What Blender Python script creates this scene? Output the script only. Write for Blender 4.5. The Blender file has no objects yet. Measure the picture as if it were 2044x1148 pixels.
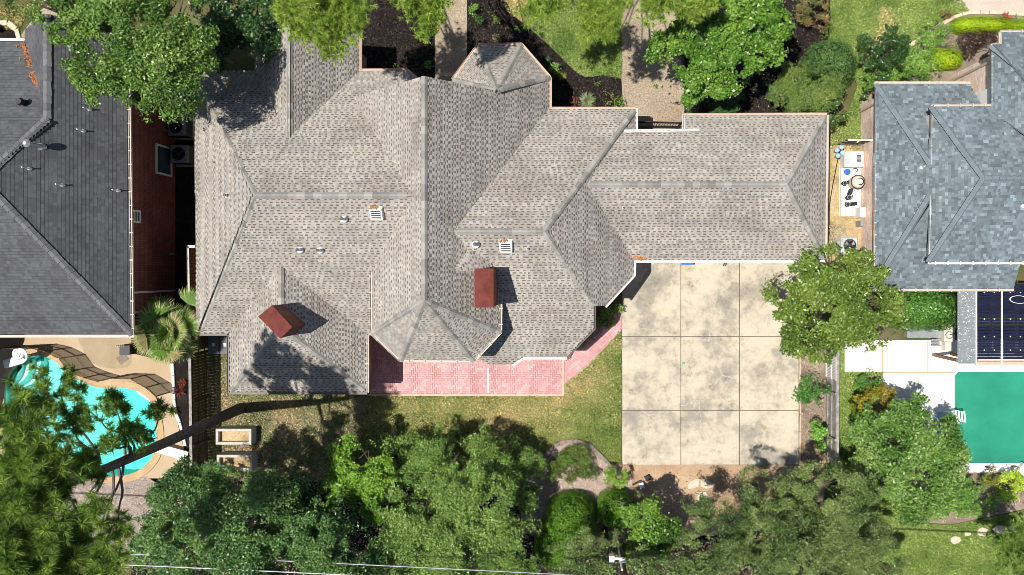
import bpy, bmesh, math, random
import numpy as np
from mathutils import Vector

# ------------------------------------------------------------------ camera, sky, sun, exposure
H, SCL, NX, NY = 42.0, 1680.0, 1140.0, 540.0     # drone height; pixels per radian; where straight down falls in the photo
scene = bpy.context.scene
cam_data = bpy.data.cameras.new('camera')
cam = bpy.data.objects.new('camera', cam_data)
scene.collection.objects.link(cam)
cam.location = (0, 0, H)
cam_data.sensor_width = 36.0
cam_data.lens = 36.0 * SCL / 2044.0
cam_data.shift_x = (1022 - NX) / 2044.0
cam_data.shift_y = (NY - 574) / 2044.0
cam_data.clip_end = 2000
scene.camera = cam

SUNV = Vector((0.33, 0.04, -1.0)).normalized()    # the way the light travels
world = bpy.data.worlds.new('World'); scene.world = world
world.use_nodes = True
wn = world.node_tree
sky = wn.nodes.new('ShaderNodeTexSky'); sky.sky_type = 'NISHITA'; sky.sun_disc = False
sky.sun_elevation = math.asin(-SUNV.z)
sky.sun_rotation = math.atan2(-SUNV.x, -SUNV.y)
bg = wn.nodes['Background']; bg.inputs[1].default_value = 0.07
wn.links.new(sky.outputs[0], bg.inputs[0])
sl = bpy.data.lights.new('sun', 'SUN'); sl.energy = 5.0; sl.angle = math.radians(0.53); sl.color = (1.0, 0.955, 0.88)
so = bpy.data.objects.new('sun', sl); scene.collection.objects.link(so)
so.rotation_euler = SUNV.to_track_quat('-Z', 'Y').to_euler(); so.location = (-20, -5, 60)
vs = scene.view_settings
vs.view_transform = 'Standard'; vs.look = 'None'; vs.gamma = 1.0; vs.use_curve_mapping = False
vs.exposure = 0.2
scene.cycles.pixel_filter_type = 'BLACKMAN_HARRIS'; scene.cycles.filter_width = 0.8

rng = np.random.default_rng(11)
rnd = random.Random(5)
C = scene.collection

# ------------------------------------------------------------------ helpers
def W(px, py, z=0.0):
    return ((px - NX) * (H - z) / SCL, (NY - py) * (H - z) / SCL, z)
def W2(px, py, z=0.0): return W(px, py, z)[:2]
def lin(r, g, b):
    f = lambda c: (c/255/12.92) if c/255 <= .04045 else ((c/255+.055)/1.055)**2.4
    return (f(r), f(g), f(b))
def tag(o, label=None, cat=None, group=None, kind=None):
    if label: o['label'] = label
    if cat: o['category'] = cat
    if group: o['group'] = group
    if kind: o['kind'] = kind
    return o
def thing(name, loc, label, cat, group=None):
    o = bpy.data.objects.new(name, None); C.objects.link(o); o.location = loc; o.empty_display_size = .3
    return tag(o, label, cat, group)
def link(name, me, mat, parent=None):
    o = bpy.data.objects.new(name, me); C.objects.link(o)
    if mat is not None and len(me.materials) == 0: me.materials.append(mat)
    if parent is not None:
        o.parent = parent
        p = parent; off = Vector((0, 0, 0))
        while p is not None: off += p.location; p = p.parent
        o.location = -off                                   # meshes are written in world coordinates
    return o
def mesh_np(name, V, F, cols=None, smooth=False):
    V = np.asarray(V, np.float32); F = np.asarray(F, np.int32)
    me = bpy.data.meshes.new(name); n, k = F.shape
    me.vertices.add(len(V)); me.vertices.foreach_set('co', V.ravel())
    me.loops.add(n*k); me.loops.foreach_set('vertex_index', F.ravel())
    me.polygons.add(n); me.polygons.foreach_set('loop_start', np.arange(0, n*k, k, dtype=np.int32))
    me.polygons.foreach_set('loop_total', np.full(n, k, np.int32))
    if smooth: me.polygons.foreach_set('use_smooth', np.ones(n, bool))
    if cols is not None:
        a = me.attributes.new('Col', 'FLOAT_COLOR', 'FACE')
        c = np.ones((n, 4), np.float32); c[:, :3] = cols
        a.data.foreach_set('color', c.ravel())
    me.update(calc_edges=True)
    return me

class MB:
    def __init__(s): s.v = []; s.f = []; s.c = []; s.hascol = False
    def poly(s, pts, col=None):
        b = len(s.v); s.v += [tuple(p) for p in pts]; s.f.append(tuple(range(b, b+len(pts)))); s.c.append(col or (1, 1, 1))
        if col: s.hascol = True
    def box(s, x0, x1, y0, y1, z0, z1, col=None):
        s.obox((x0+x1)/2, (y0+y1)/2, z0, x1-x0, y1-y0, z1-z0, 0, col)
    def obox(s, cx, cy, z0, sx, sy, sz, rz=0, col=None, bev=0.0):
        c, d = math.cos(rz), math.sin(rz)
        P = lambda x, y, z: (cx+x*c-y*d, cy+x*d+y*c, z)
        a, b = sx/2, sy/2
        lo = [P(-a, -b, z0), P(a, -b, z0), P(a, b, z0), P(-a, b, z0)]
        if bev > 0:
            md = [P(-a, -b, z0+sz-bev), P(a, -b, z0+sz-bev), P(a, b, z0+sz-bev), P(-a, b, z0+sz-bev)]
            a -= bev; b -= bev
            hi = [P(-a, -b, z0+sz), P(a, -b, z0+sz), P(a, b, z0+sz), P(-a, b, z0+sz)]
            rings = [lo, md, hi]
        else:
            hi = [P(-a, -b, z0+sz), P(a, -b, z0+sz), P(a, b, z0+sz), P(-a, b, z0+sz)]
            rings = [lo, hi]
        s.rings(rings, col)
    def rings(s, rings, col=None, cap=True):
        b = len(s.v); n = len(rings[0])
        for r in rings: s.v += [tuple(p) for p in r]
        for k in range(len(rings)-1):
            for i in range(n):
                j = (i+1) % n
                s.f.append((b+k*n+i, b+k*n+j, b+(k+1)*n+j, b+(k+1)*n+i)); s.c.append(col or (1, 1, 1))
        if cap:
            s.f.append(tuple(b+i for i in range(n-1, -1, -1))); s.c.append(col or (1, 1, 1))
            e = b+(len(rings)-1)*n
            s.f.append(tuple(e+i for i in range(n))); s.c.append(col or (1, 1, 1))
        if col: s.hascol = True
    def prism(s, pts2, z0, z1, col=None):
        ar = sum(pts2[i][0]*pts2[(i+1) % len(pts2)][1]-pts2[(i+1) % len(pts2)][0]*pts2[i][1] for i in range(len(pts2)))
        if ar < 0: pts2 = pts2[::-1]
        s.rings([[(x, y, z0) for x, y in pts2], [(x, y, z1) for x, y in pts2]], col)
    def tube(s, pts, rad, n=8, col=None):
        pts = [Vector(p) for p in pts]; R = []
        for i, p in enumerate(pts):
            d = (pts[min(i+1, len(pts)-1)]-pts[max(i-1, 0)]).normalized()
            up = Vector((0, 0, 1)) if abs(d.z) < .9 else Vector((1, 0, 0))
            u = d.cross(up).normalized(); w = d.cross(u)
            r = rad[i] if hasattr(rad, '__len__') else rad
            R.append([p+u*(r*math.cos(2*math.pi*k/n))+w*(r*math.sin(2*math.pi*k/n)) for k in range(n)])
        s.rings(R, col)
    def lathe(s, cx, cy, prof, n=16, col=None):
        s.rings([[(cx+r*math.cos(2*math.pi*k/n), cy+r*math.sin(2*math.pi*k/n), z) for k in range(n)] for r, z in prof], col)
    def torus(s, c, R, r, nx=24, nr=6, sx=1, sy=1, rz=0, col=None):
        pts = []
        b = len(s.v)
        for i in range(nx):
            a = 2*math.pi*i/nx
            for k in range(nr):
                q = 2*math.pi*k/nr
                x = (R+r*math.cos(q))*math.cos(a)*sx; y = (R+r*math.cos(q))*math.sin(a)*sy
                s.v.append((c[0]+x*math.cos(rz)-y*math.sin(rz), c[1]+x*math.sin(rz)+y*math.cos(rz), c[2]+r*math.sin(q)))
        for i in range(nx):
            for k in range(nr):
                s.f.append((b+i*nr+k, b+((i+1) % nx)*nr+k, b+((i+1) % nx)*nr+(k+1) % nr, b+i*nr+(k+1) % nr)); s.c.append(col or (1, 1, 1))
    def build(s, name, mat, parent=None, smooth=False):
        me = bpy.data.meshes.new(name); me.from_pydata(s.v, [], s.f)
        if s.hascol:
            a = me.attributes.new('Col', 'FLOAT_COLOR', 'FACE')
            a.data.foreach_set('color', np.array([(c[0], c[1], c[2], 1) for c in s.c], np.float32).ravel())
        if smooth: me.polygons.foreach_set('use_smooth', [True]*len(me.polygons))
        me.update()
        return link(name, me, mat, parent)

def smooth_line(pts, sub=6, closed=False):
    out = []; n = len(pts); P = [np.array(p, float) for p in pts]
    rngs = range(n if closed else n-1)
    for i in rngs:
        g = (lambda k: P[k % n]) if closed else (lambda k: P[min(max(k, 0), n-1)])
        p0, p1, p2, p3 = g(i-1), g(i), g(i+1), g(i+2)
        for t in np.arange(sub)/sub:
            out.append(tuple(.5*((2*p1)+(-p0+p2)*t+(2*p0-5*p1+4*p2-p3)*t*t+(-p0+3*p1-3*p2+p3)*t**3)))
    if not closed: out.append(tuple(P[-1]))
    return out
def inside(px, py, poly):
    """vectorised even-odd test"""
    x = np.asarray(px); y = np.asarray(py); r = np.zeros(x.shape, bool); n = len(poly)
    for i in range(n):
        x1, y1 = poly[i]; x2, y2 = poly[(i+1) % n]
        if y1 == y2: continue
        c = ((y1 > y) != (y2 > y)) & (x < (x2-x1)*(y-y1)/(y2-y1)+x1)
        r ^= c
    return r
def fill(outer, holes, z):
    bm = bmesh.new(); E = []
    for loop in [outer]+holes:
        vs_ = [bm.verts.new((x, y, z)) for x, y in loop]
        for i in range(len(vs_)): E.append(bm.edges.new((vs_[i], vs_[(i+1) % len(vs_)])))
    bmesh.ops.triangle_fill(bm, use_beauty=True, use_dissolve=False, edges=E)
    for f in bm.faces:
        f.normal_update()
        if f.normal.z < 0: f.normal_flip()
    me = bpy.data.meshes.new('sheet'); bm.to_mesh(me); bm.free()
    return me
def wpoly(px, smooth=0, closed=True):
    if smooth: px = smooth_line(px, smooth, True)
    return [W2(*p) for p in px]
def sheet(name, px, z, mat, smooth=0, holes=(), label=None, kind='structure', cat=None, parent=None, world=False):
    poly = px if world else wpoly(px, smooth)
    me = fill(poly, list(holes), z); me.name = name
    o = link(name, me, mat, parent)
    if parent is None: tag(o, label, cat, None, kind)
    return o, poly
def area(poly):
    return abs(sum(poly[i][0]*poly[(i+1) % len(poly)][1]-poly[(i+1) % len(poly)][0]*poly[i][1] for i in range(len(poly))))/2

# ------------------------------------------------------------------ materials
def new_mat(name):
    m = bpy.data.materials.new(name); m.use_nodes = True
    nt = m.node_tree; return m, nt, nt.nodes['Principled BSDF']
def noise(nt, scale, detail=4, rough=.6, vec=None):
    n = nt.nodes.new('ShaderNodeTexNoise'); n.inputs['Scale'].default_value = scale
    n.inputs['Detail'].default_value = detail; n.inputs['Roughness'].default_value = rough
    if vec is not None: nt.links.new(vec, n.inputs['Vector'])
    return n
def coords(nt):
    return nt.nodes.new('ShaderNodeNewGeometry').outputs['Position']
def ramp(nt, src, stops):
    r = nt.nodes.new('ShaderNodeValToRGB'); e = r.color_ramp.elements
    while len(e) < len(stops): e.new(.5)
    for k, (p, c) in enumerate(stops): e[k].position = p; e[k].color = (*c, 1)
    nt.links.new(src, r.inputs[0]); return r
def mixc(nt, a, b, fac, mode='MIX'):
    m = nt.nodes.new('ShaderNodeMix'); m.data_type = 'RGBA'; m.blend_type = mode
    for s_, i in ((fac, 0), (a, 6), (b, 7)):
        if isinstance(s_, (int, float)): m.inputs[i].default_value = s_
        elif isinstance(s_, tuple): m.inputs[i].default_value = (*s_, 1)
        else: nt.links.new(s_, m.inputs[i])
    return m.outputs[2]
def bump(nt, bsdf, src, strength=.4, dist=.02):
    b = nt.nodes.new('ShaderNodeBump'); b.inputs['Strength'].default_value = strength; b.inputs['Distance'].default_value = dist
    nt.links.new(src, b.inputs['Height']); nt.links.new(b.outputs[0], bsdf.inputs['Normal'])
def mat_plain(name, col, rough=.7, metal=0, var=.15, scale=6, spec=.3, bmp=0):
    m, nt, b = new_mat(name)
    n = noise(nt, scale, 5, .65, coords(nt))
    lo = tuple(c*(1-var) for c in col); hi = tuple(min(1, c*(1+var)) for c in col)
    r = ramp(nt, n.outputs[0], [(.3, lo), (.7, hi)])
    nt.links.new(r.outputs[0], b.inputs['Base Color'])
    b.inputs['Roughness'].default_value = rough; b.inputs['Metallic'].default_value = metal
    b.inputs['Specular IOR Level'].default_value = spec
    if bmp: bump(nt, b, n.outputs[0], bmp, .02)
    return m
def mat_ground(name, stops, s1, s2, s3=None, fine=(.75, 1.25), rough=.95, bmp=.5, bdist=.03):
    """large patches (s1) run through the ramp, fine grain (s2) multiplies"""
    m, nt, b = new_mat(name); P = coords(nt)
    n1 = noise(nt, s1, 6, .62, P); n2 = noise(nt, s2, 3, .7, P)
    c = ramp(nt, n1.outputs[0], stops).outputs[0]
    g = ramp(nt, n2.outputs[0], [(.3, (fine[0],)*3), (.7, (fine[1],)*3)]).outputs[0]
    c = mixc(nt, c, g, 1.0, 'MULTIPLY')
    nt.links.new(c, b.inputs['Base Color']); b.inputs['Roughness'].default_value = rough
    b.inputs['Specular IOR Level'].default_value = .15
    bump(nt, b, n2.outputs[0], bmp, bdist)
    return m
def mat_attr(name, rough=.9, grain=40, var=(.8, 1.2), spec=.2, bmp=.25, patch=None):
    m, nt, b = new_mat(name); P = coords(nt)
    a = nt.nodes.new('ShaderNodeAttribute'); a.attribute_name = 'Col'
    n = noise(nt, grain, 3, .7, P)
    g = ramp(nt, n.outputs[0], [(.3, (var[0],)*3), (.7, (var[1],)*3)]).outputs[0]
    c = mixc(nt, a.outputs[0], g, 1.0, 'MULTIPLY')
    if patch:
        n2 = noise(nt, patch, 4, .6, P)
        c = mixc(nt, c, ramp(nt, n2.outputs[0], [(.3, (.80, .785, .77)), (.5, (1, 1, 1)), (.7, (1.12, 1.12, 1.11))]).outputs[0], 1.0, 'MULTIPLY')
    nt.links.new(c, b.inputs['Base Color']); b.inputs['Roughness'].default_value = rough
    b.inputs['Specular IOR Level'].default_value = spec
    if bmp: bump(nt, b, n.outputs[0], bmp, .006)
    return m
def mat_leaf(name, trans=.3, rough=.5, spec=.35):
    m, nt, b = new_mat(name)
    a = nt.nodes.new('ShaderNodeAttribute'); a.attribute_name = 'Col'
    nt.links.new(a.outputs[0], b.inputs['Base Color']); b.inputs['Roughness'].default_value = rough
    b.inputs['Specular IOR Level'].default_value = spec
    t = nt.nodes.new('ShaderNodeBsdfTranslucent')
    y = mixc(nt, a.outputs[0], (1.35, 1.3, .5), 1.0, 'MULTIPLY'); nt.links.new(y, t.inputs[0])
    mx = nt.nodes.new('ShaderNodeMixShader'); mx.inputs[0].default_value = trans
    nt.links.new(b.outputs[0], mx.inputs[1]); nt.links.new(t.outputs[0], mx.inputs[2])
    nt.links.new(mx.outputs[0], nt.nodes['Material Output'].inputs[0])
    return m
def mat_brick(name, c1, c2, mortar, bw=.22, bh=.075, axis='X'):
    m, nt, b = new_mat(name); P = coords(nt)
    sp = nt.nodes.new('ShaderNodeSeparateXYZ'); nt.links.new(P, sp.inputs[0])
    cb = nt.nodes.new('ShaderNodeCombineXYZ')
    ad = nt.nodes.new('ShaderNodeMath'); ad.operation = 'ADD'
    nt.links.new(sp.outputs[0], ad.inputs[0]); nt.links.new(sp.outputs[1], ad.inputs[1])
    nt.links.new(ad.outputs[0], cb.inputs[0]); nt.links.new(sp.outputs[2], cb.inputs[1])
    t = nt.nodes.new('ShaderNodeTexBrick'); nt.links.new(cb.outputs[0], t.inputs['Vector'])
    t.inputs['Color1'].default_value = (*c1, 1); t.inputs['Color2'].default_value = (*c2, 1); t.inputs['Mortar'].default_value = (*mortar, 1)
    t.inputs['Scale'].default_value = 1; t.inputs['Brick Width'].default_value = bw; t.inputs['Row Height'].default_value = bh
    t.inputs['Mortar Size'].default_value = .01
    n = noise(nt, 1.2, 4, .6, P)
    c = mixc(nt, t.outputs[0], ramp(nt, n.outputs[0], [(.3, (.75,)*3), (.7, (1.25,)*3)]).outputs[0], 1.0, 'MULTIPLY')
    nt.links.new(c, b.inputs['Base Color']); b.inputs['Roughness'].default_value = .9
    b.inputs['Specular IOR Level'].default_value = .15
    bump(nt, b, t.outputs[1], -.5, .01)
    return m
def mat_water(name, tint, deep=None):
    m, nt, b = new_mat(name); nt.nodes.remove(b)
    P = coords(nt); n = noise(nt, 3.5, 4, .6, P)
    bp = nt.nodes.new('ShaderNodeBump'); bp.inputs['Strength'].default_value = .15; bp.inputs['Distance'].default_value = .05
    nt.links.new(n.outputs[0], bp.inputs['Height'])
    tr = nt.nodes.new('ShaderNodeBsdfTransparent'); tr.inputs[0].default_value = (*tint, 1)
    gl = nt.nodes.new('ShaderNodeBsdfGlossy'); gl.inputs['Roughness'].default_value = .05
    nt.links.new(bp.outputs[0], gl.inputs['Normal'])
    fr = nt.nodes.new('ShaderNodeFresnel'); fr.inputs[0].default_value = 1.33; nt.links.new(bp.outputs[0], fr.inputs['Normal'])
    mx = nt.nodes.new('ShaderNodeMixShader'); nt.links.new(fr.outputs[0], mx.inputs[0])
    nt.links.new(tr.outputs[0], mx.inputs[1]); nt.links.new(gl.outputs[0], mx.inputs[2])
    out = mx
    if deep:
        df = nt.nodes.new('ShaderNodeBsdfDiffuse'); df.inputs[0].default_value = (*deep[0], 1); n5 = noise(nt, .5, 5, .6, P); r5 = ramp(nt, n5.outputs[0], [(.3, tuple(c*.8 for c in deep[0])), (.7, tuple(c*1.15 for c in deep[0]))]); nt.links.new(r5.outputs[0], df.inputs[0])
        m2 = nt.nodes.new('ShaderNodeMixShader'); m2.inputs[0].default_value = deep[1]
        nt.links.new(mx.outputs[0], m2.inputs[1]); nt.links.new(df.outputs[0], m2.inputs[2]); out = m2
    nt.links.new(out.outputs[0], nt.nodes['Material Output'].inputs[0])
    return m
def mat_mesh(name, col, alpha):
    m, nt, b = new_mat(name)
    b.inputs['Base Color'].default_value = (*col, 1); b.inputs['Roughness'].default_value = .8
    tr = nt.nodes.new('ShaderNodeBsdfTransparent')
    mx = nt.nodes.new('ShaderNodeMixShader'); mx.inputs[0].default_value = alpha
    nt.links.new(tr.outputs[0], mx.inputs[1]); nt.links.new(b.outputs[0], mx.inputs[2])
    nt.links.new(mx.outputs[0], nt.nodes['Material Output'].inputs[0])
    return m
def mat_concrete(name, pale, mid, dark, s=.55, seed=0):
    m, nt, b = new_mat(name)
    mp = nt.nodes.new('ShaderNodeMapping'); mp.inputs['Location'].default_value = (seed, seed*1.7, 0)
    nt.links.new(coords(nt), mp.inputs[0]); P = mp.outputs[0]
    n1 = noise(nt, s, 12, .72, P); n1.inputs['Distortion'].default_value = .0
    n2 = noise(nt, s*5, 8, .75, P); n2.inputs['Distortion'].default_value = .0
    n3 = noise(nt, 35, 2, .6, P); n4 = noise(nt, s*2.2, 12, .78, P)
    c = ramp(nt, n1.outputs[0], [(.45, pale), (.53, mid), (.565, tuple((p+q)/2 for p, q in zip(mid, dark))), (.66, dark)]).outputs[0]
    c = mixc(nt, c, ramp(nt, n2.outputs[0], [(.28, (.62, .60, .58)), (.46, (1, 1, 1)), (.7, (1.12, 1.10, 1.05))]).outputs[0], 1.0, 'MULTIPLY')
    c = mixc(nt, c, ramp(nt, n4.outputs[0], [(.35, (.64, .58, .50)), (.415, (.95, .94, .92)), (.46, (1, 1, 1))]).outputs[0], 1.0, 'MULTIPLY')
    c = mixc(nt, c, ramp(nt, n3.outputs[0], [(.3, (.88,)*3), (.7, (1.1,)*3)]).outputs[0], 1.0, 'MULTIPLY')
    # pale cracks where the sealant has run
    v = nt.nodes.new('ShaderNodeTexVoronoi'); v.feature = 'DISTANCE_TO_EDGE'; v.inputs['Scale'].default_value = .22
    dm = mixc(nt, P, n2.outputs['Color'], .55, 'ADD'); nt.links.new(dm, v.inputs['Vector'])
    k = ramp(nt, v.outputs[0], [(0, (1, 1, 1)), (.006, (0, 0, 0))]).outputs[0]
    br = ramp(nt, n1.outputs[0], [(.52, (0, 0, 0)), (.62, (.7, .7, .7))]).outputs[0]
    kk = mixc(nt, k, br, 1.0, 'MULTIPLY')
    c = mixc(nt, c, (.66, .61, .50), kk)
    nt.links.new(c, b.inputs['Base Color']); b.inputs['Roughness'].default_value = .9; b.inputs['Specular IOR Level'].default_value = .2
    bump(nt, b, n3.outputs[0], .2, .01)
    return m

M = {}
M['ground'] = mat_ground('ground_soil_grass', [(.3, (.05, .075, .02)), (.5, (.10, .10, .04)), (.7, (.17, .13, .08))], .35, 14)
M['lawn'] = mat_ground('lawn_soil', [(.3, (.16, .23, .06)), (.6, (.23, .30, .09)), (.8, (.33, .36, .14))], .5, 18)
M['backlawn'] = mat_ground('back_lawn_soil', [(.3, (.17, .22, .06)), (.5, (.27, .29, .11)), (.68, (.46, .37, .22))], .35, 18)
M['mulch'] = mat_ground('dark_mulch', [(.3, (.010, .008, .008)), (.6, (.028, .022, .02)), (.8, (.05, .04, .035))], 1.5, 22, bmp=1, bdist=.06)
M['greybed'] = mat_ground('weathered_mulch', [(.3, (.17, .13, .10)), (.6, (.30, .24, .19)), (.8, (.40, .33, .27))], .8, 20, bmp=.8, bdist=.04)
M['dirt'] = mat_ground('tan_dirt', [(.3, (.29, .19, .115)), (.55, (.44, .30, .19)), (.75, (.52, .38, .26))], .6, 16, fine=(.85, 1.12))
M['sidesoil'] = mat_ground('side_yard_soil', [(.3, (.25, .18, .09)), (.55, (.48, .36, .20)), (.75, (.58, .46, .30))], 1.2, 16, fine=(.75, 1.2))
M['gravel'] = mat_ground('pink_gravel', [(.3, (.30, .22, .175)), (.6, (.46, .35, .285)), (.8, (.55, .44, .36))], 1.0, 24, bmp=1, bdist=.04)
M['pebble'] = mat_ground('exposed_aggregate', [(.3, (.27, .21, .15)), (.6, (.35, .285, .21)), (.8, (.40, .335, .26))], .5, 13, fine=(.55, 1.5), bmp=.8)
M['pinkpebble'] = mat_ground('pale_aggregate', [(.3, (.48, .40, .34)), (.6, (.56, .47, .40)), (.8, (.62, .54, .47))], .5, 24, fine=(.75, 1.2), bmp=.5)
M['deck'] = mat_ground('tan_pool_deck', [(.3, (.42, .31, .195)), (.55, (.47, .36, .24)), (.75, (.52, .42, .30))], .4, 30, fine=(.9, 1.08), bmp=.2)
M['deck_dark'] = mat_ground('grey_tan_deck', [(.3, (.32, .25, .16)), (.6, (.40, .32, .215)), (.8, (.46, .38, .27))], .8, 30, fine=(.88, 1.1), bmp=.2)
M['whitedeck'] = mat_ground('white_concrete_deck', [(.3, (.80, .78, .74)), (.6, (.85, .84, .81)), (.8, (.88, .87, .85))], .5, 30, fine=(.96, 1.03), bmp=.1)
M['coping'] = mat_ground('tan_coping', [(.3, (.42, .28, .15)), (.6, (.52, .37, .21)), (.8, (.58, .43, .27))], 1.5, 20, fine=(.85, 1.1), bmp=.3)
M['slab'] = mat_concrete('stained_concrete', (.53, .47, .37), (.445, .395, .315), (.26, .24, .205), .36)
M['joint'] = mat_plain('dark_joint', (.12, .10, .085), .95)
M['shingle'] = mat_attr('weathered_shingle', .95, 30, (.85, 1.15), .1, .3, patch=.6)
M['rshingle'] = mat_attr('slate_shingle', .9, 30, (.88, 1.12), .15, .3, patch=.8)
M['lshingle'] = mat_attr('charcoal_shingle', .9, 30, (.8, 1.2), .2, .3, patch=.7)
M['cap'] = mat_attr('ridge_cap_shingle', .95, 30, (.85, 1.15), .1, .3)
M['attr'] = mat_attr('painted_piece', .8, 12, (.88, 1.12), .25, .1)
M['paver'] = mat_attr('clay_paver', .9, 25, (.92, 1.08), .15, .2, patch=.45)
M['redjoint'] = mat_plain('red_paver_joint', (.50, .23, .235), .95)
M['binlid'] = mat_plain('dark_grey_plastic', (.12, .125, .13), .6)
M['white'] = mat_plain('white_paint', (.80, .79, .76), .6, var=.06)
M['cream'] = mat_plain('cream_paint', (.66, .58, .47), .7, var=.1)
M['copper'] = mat_plain('pinkish_gutter_paint', (.56, .40, .31), .6, var=.15)
M['gutter'] = mat_plain('tan_gutter_paint', (.50, .44, .38), .5, var=.15)
M['darkgutter'] = mat_plain('dark_gutter_paint', (.16, .14, .13), .5, var=.2)
M['mainbrick'] = mat_brick('tan_brick', (.38, .24, .17), (.45, .30, .21), (.42, .38, .33))
M['redbrick'] = mat_brick('dark_red_brick', (.15, .035, .028), (.20, .05, .04), (.26, .15, .12))
M['pinkbrick'] = mat_brick('pink_brick', (.70, .44, .36), (.84, .66, .56), (.84, .76, .68))
M['chimneybrick'] = mat_brick('brown_chimney_brick', (.16, .055, .04), (.21, .075, .055), (.20, .14, .11))
M['redmetal'] = mat_plain('rust_red_metal', (.145, .034, .026), .75, 0, .25, 3, .2)
M['darkmetal'] = mat_plain('dark_metal', (.045, .047, .05), .5, .4, .2)
M['greymetal'] = mat_plain('grey_metal', (.33, .36, .37), .45, .5, .15)
M['galv'] = mat_plain('galvanised_metal', (.55, .56, .57), .4, .7, .12)
M['acgreen'] = mat_plain('grey_green_enamel', (.46, .52, .50), .5, .1, .1)
M['acdark'] = mat_plain('dark_grey_enamel', (.20, .22, .24), .5, 0, .1)
M['black'] = mat_plain('black_plastic', (.02, .02, .022), .5, 0, .2)
M['pipe'] = mat_plain('white_pvc', (.82, .82, .82), .4, 0, .05)
M['blue'] = mat_plain('blue_plastic', (.03, .14, .55), .4, 0, .1)
M['paleblue'] = mat_plain('pale_blue_plastic', (.35, .55, .70), .5, 0, .15)
M['glass'] = mat_plain('dark_window_glass', (.05, .08, .10), .08, 0, .1, spec=.6)
M['fencewood'] = mat_plain('dark_fence_wood', (.10, .065, .045), .9, 0, .35, 9, .1)
M['brownwood'] = mat_plain('brown_fence_wood', (.27, .15, .08), .85, 0, .25, 6, .15)
M['greywood'] = mat_plain('grey_weathered_wood', (.30, .28, .26), .9, 0, .45, 5, .1)
M['palewood'] = mat_plain('pale_planter_wood', (.50, .48, .44), .85, 0, .2, 8, .15)
M['bark'] = mat_plain('brown_bark', (.11, .085, .065), .95, 0, .5, 10, .1, 1.0)
M['pinebark'] = mat_plain('grey_pine_bark', (.14, .118, .105), .95, 0, .5, 9, .1, 1.0)
M['hedgecore'] = mat_plain('dark_hedge_inside', (.02, .035, .012), .95)
M['twig'] = mat_plain('pale_twig', (.42, .36, .29), .9, 0, .3, 10, .1)
M['leaf'] = mat_leaf('broad_leaf', .16, .38, .55)
M['leafsoft'] = mat_leaf('soft_leaf', .25, .6, .3)
M['needle'] = mat_leaf('pine_needle', .25, .6, .25)
M['grass'] = mat_leaf('grass_blade', .3, .7, .15)
M['chips'] = mat_attr('loose_chips', .95, 20, (.8, 1.2), .1, 0)
M['stone'] = mat_plain('pale_flagstone', (.58, .49, .37), .9, 0, .2, 4, .2, .4)
M['edge'] = mat_plain('limestone_edging', (.60, .50, .37), .9, 0, .2, 4, .2, .4)
M['edgebrown'] = mat_plain('brown_edging_stone', (.27, .21, .18), .9, 0, .3, 5, .15, .4)
M['plaster'] = mat_plain('aqua_pool_plaster', (.62, .80, .77), .7, 0, .05, 3)
M['plaster2'] = mat_plain('green_pool_plaster', (.30, .58, .46), .7, 0, .05, 1)
M['steptop'] = mat_plain('white_step_plaster', (.80, .86, .84), .7, 0, .04)
M['stepedge'] = mat_plain('teal_step_tile', (.03, .36, .30), .5, 0, .1)
M['water'] = mat_water('turquoise_water', (1, 1, 1))
_nt = M['water'].node_tree; _va = _nt.nodes.new('ShaderNodeVolumeAbsorption'); _va.inputs['Color'].default_value = (.05, .965, .905, 1); _va.inputs['Density'].default_value = .58
_nt.links.new(_va.outputs[0], _nt.nodes['Material Output'].inputs['Volume'])
M['water2'] = mat_water('green_pool_water', (.30, .80, .62), ((.045, .34, .235), .62))
M['poolmesh'] = mat_mesh('brown_mesh_fabric', (.10, .07, .05), .72)
M['panel'] = mat_plain('dark_navy_panel', (.012, .014, .035), .25, 0, .3, 3, .5)
M['rust'] = mat_plain('orange_pine_straw', (.42, .17, .07), .95, 0, .35, 14, .1)
M['polewood'] = mat_plain('brown_pole_wood', (.14, .08, .055), .9, 0, .25, 6, .1)
M['wire'] = mat_plain('aluminium_wire', (.42, .42, .43), .5, .3, .1)

# ------------------------------------------------------------------ the ground and its sheets
POOL_L = smooth_line([(17,749),(35,726),(65,711),(84,710),(100,714),(116,723),(134,742),(157,756),(180,767),(203,773),(228,774),(251,773),(276,780),(298,794),(305,812),(311,838),(315,870),(310,902),(299,922),(274,942),(228,953),(160,943),(100,928),(50,916),(20,880),(9,820),(9,775)], 3, True)
POOL_LW = [W2(*p) for p in POOL_L]
POOL_RW = [W2(*p) for p in [(1912,743),(2260,743),(2260,925),(1905,925),(1905,751)]]
big = [(-400,-400),(400,-400),(400,400),(-400,400)]
tag(link('ground', fill(big, [POOL_LW, POOL_RW], 0.0), M['ground']), 'patchy grass and soil ground between the houses', None, None, 'structure')

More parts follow.
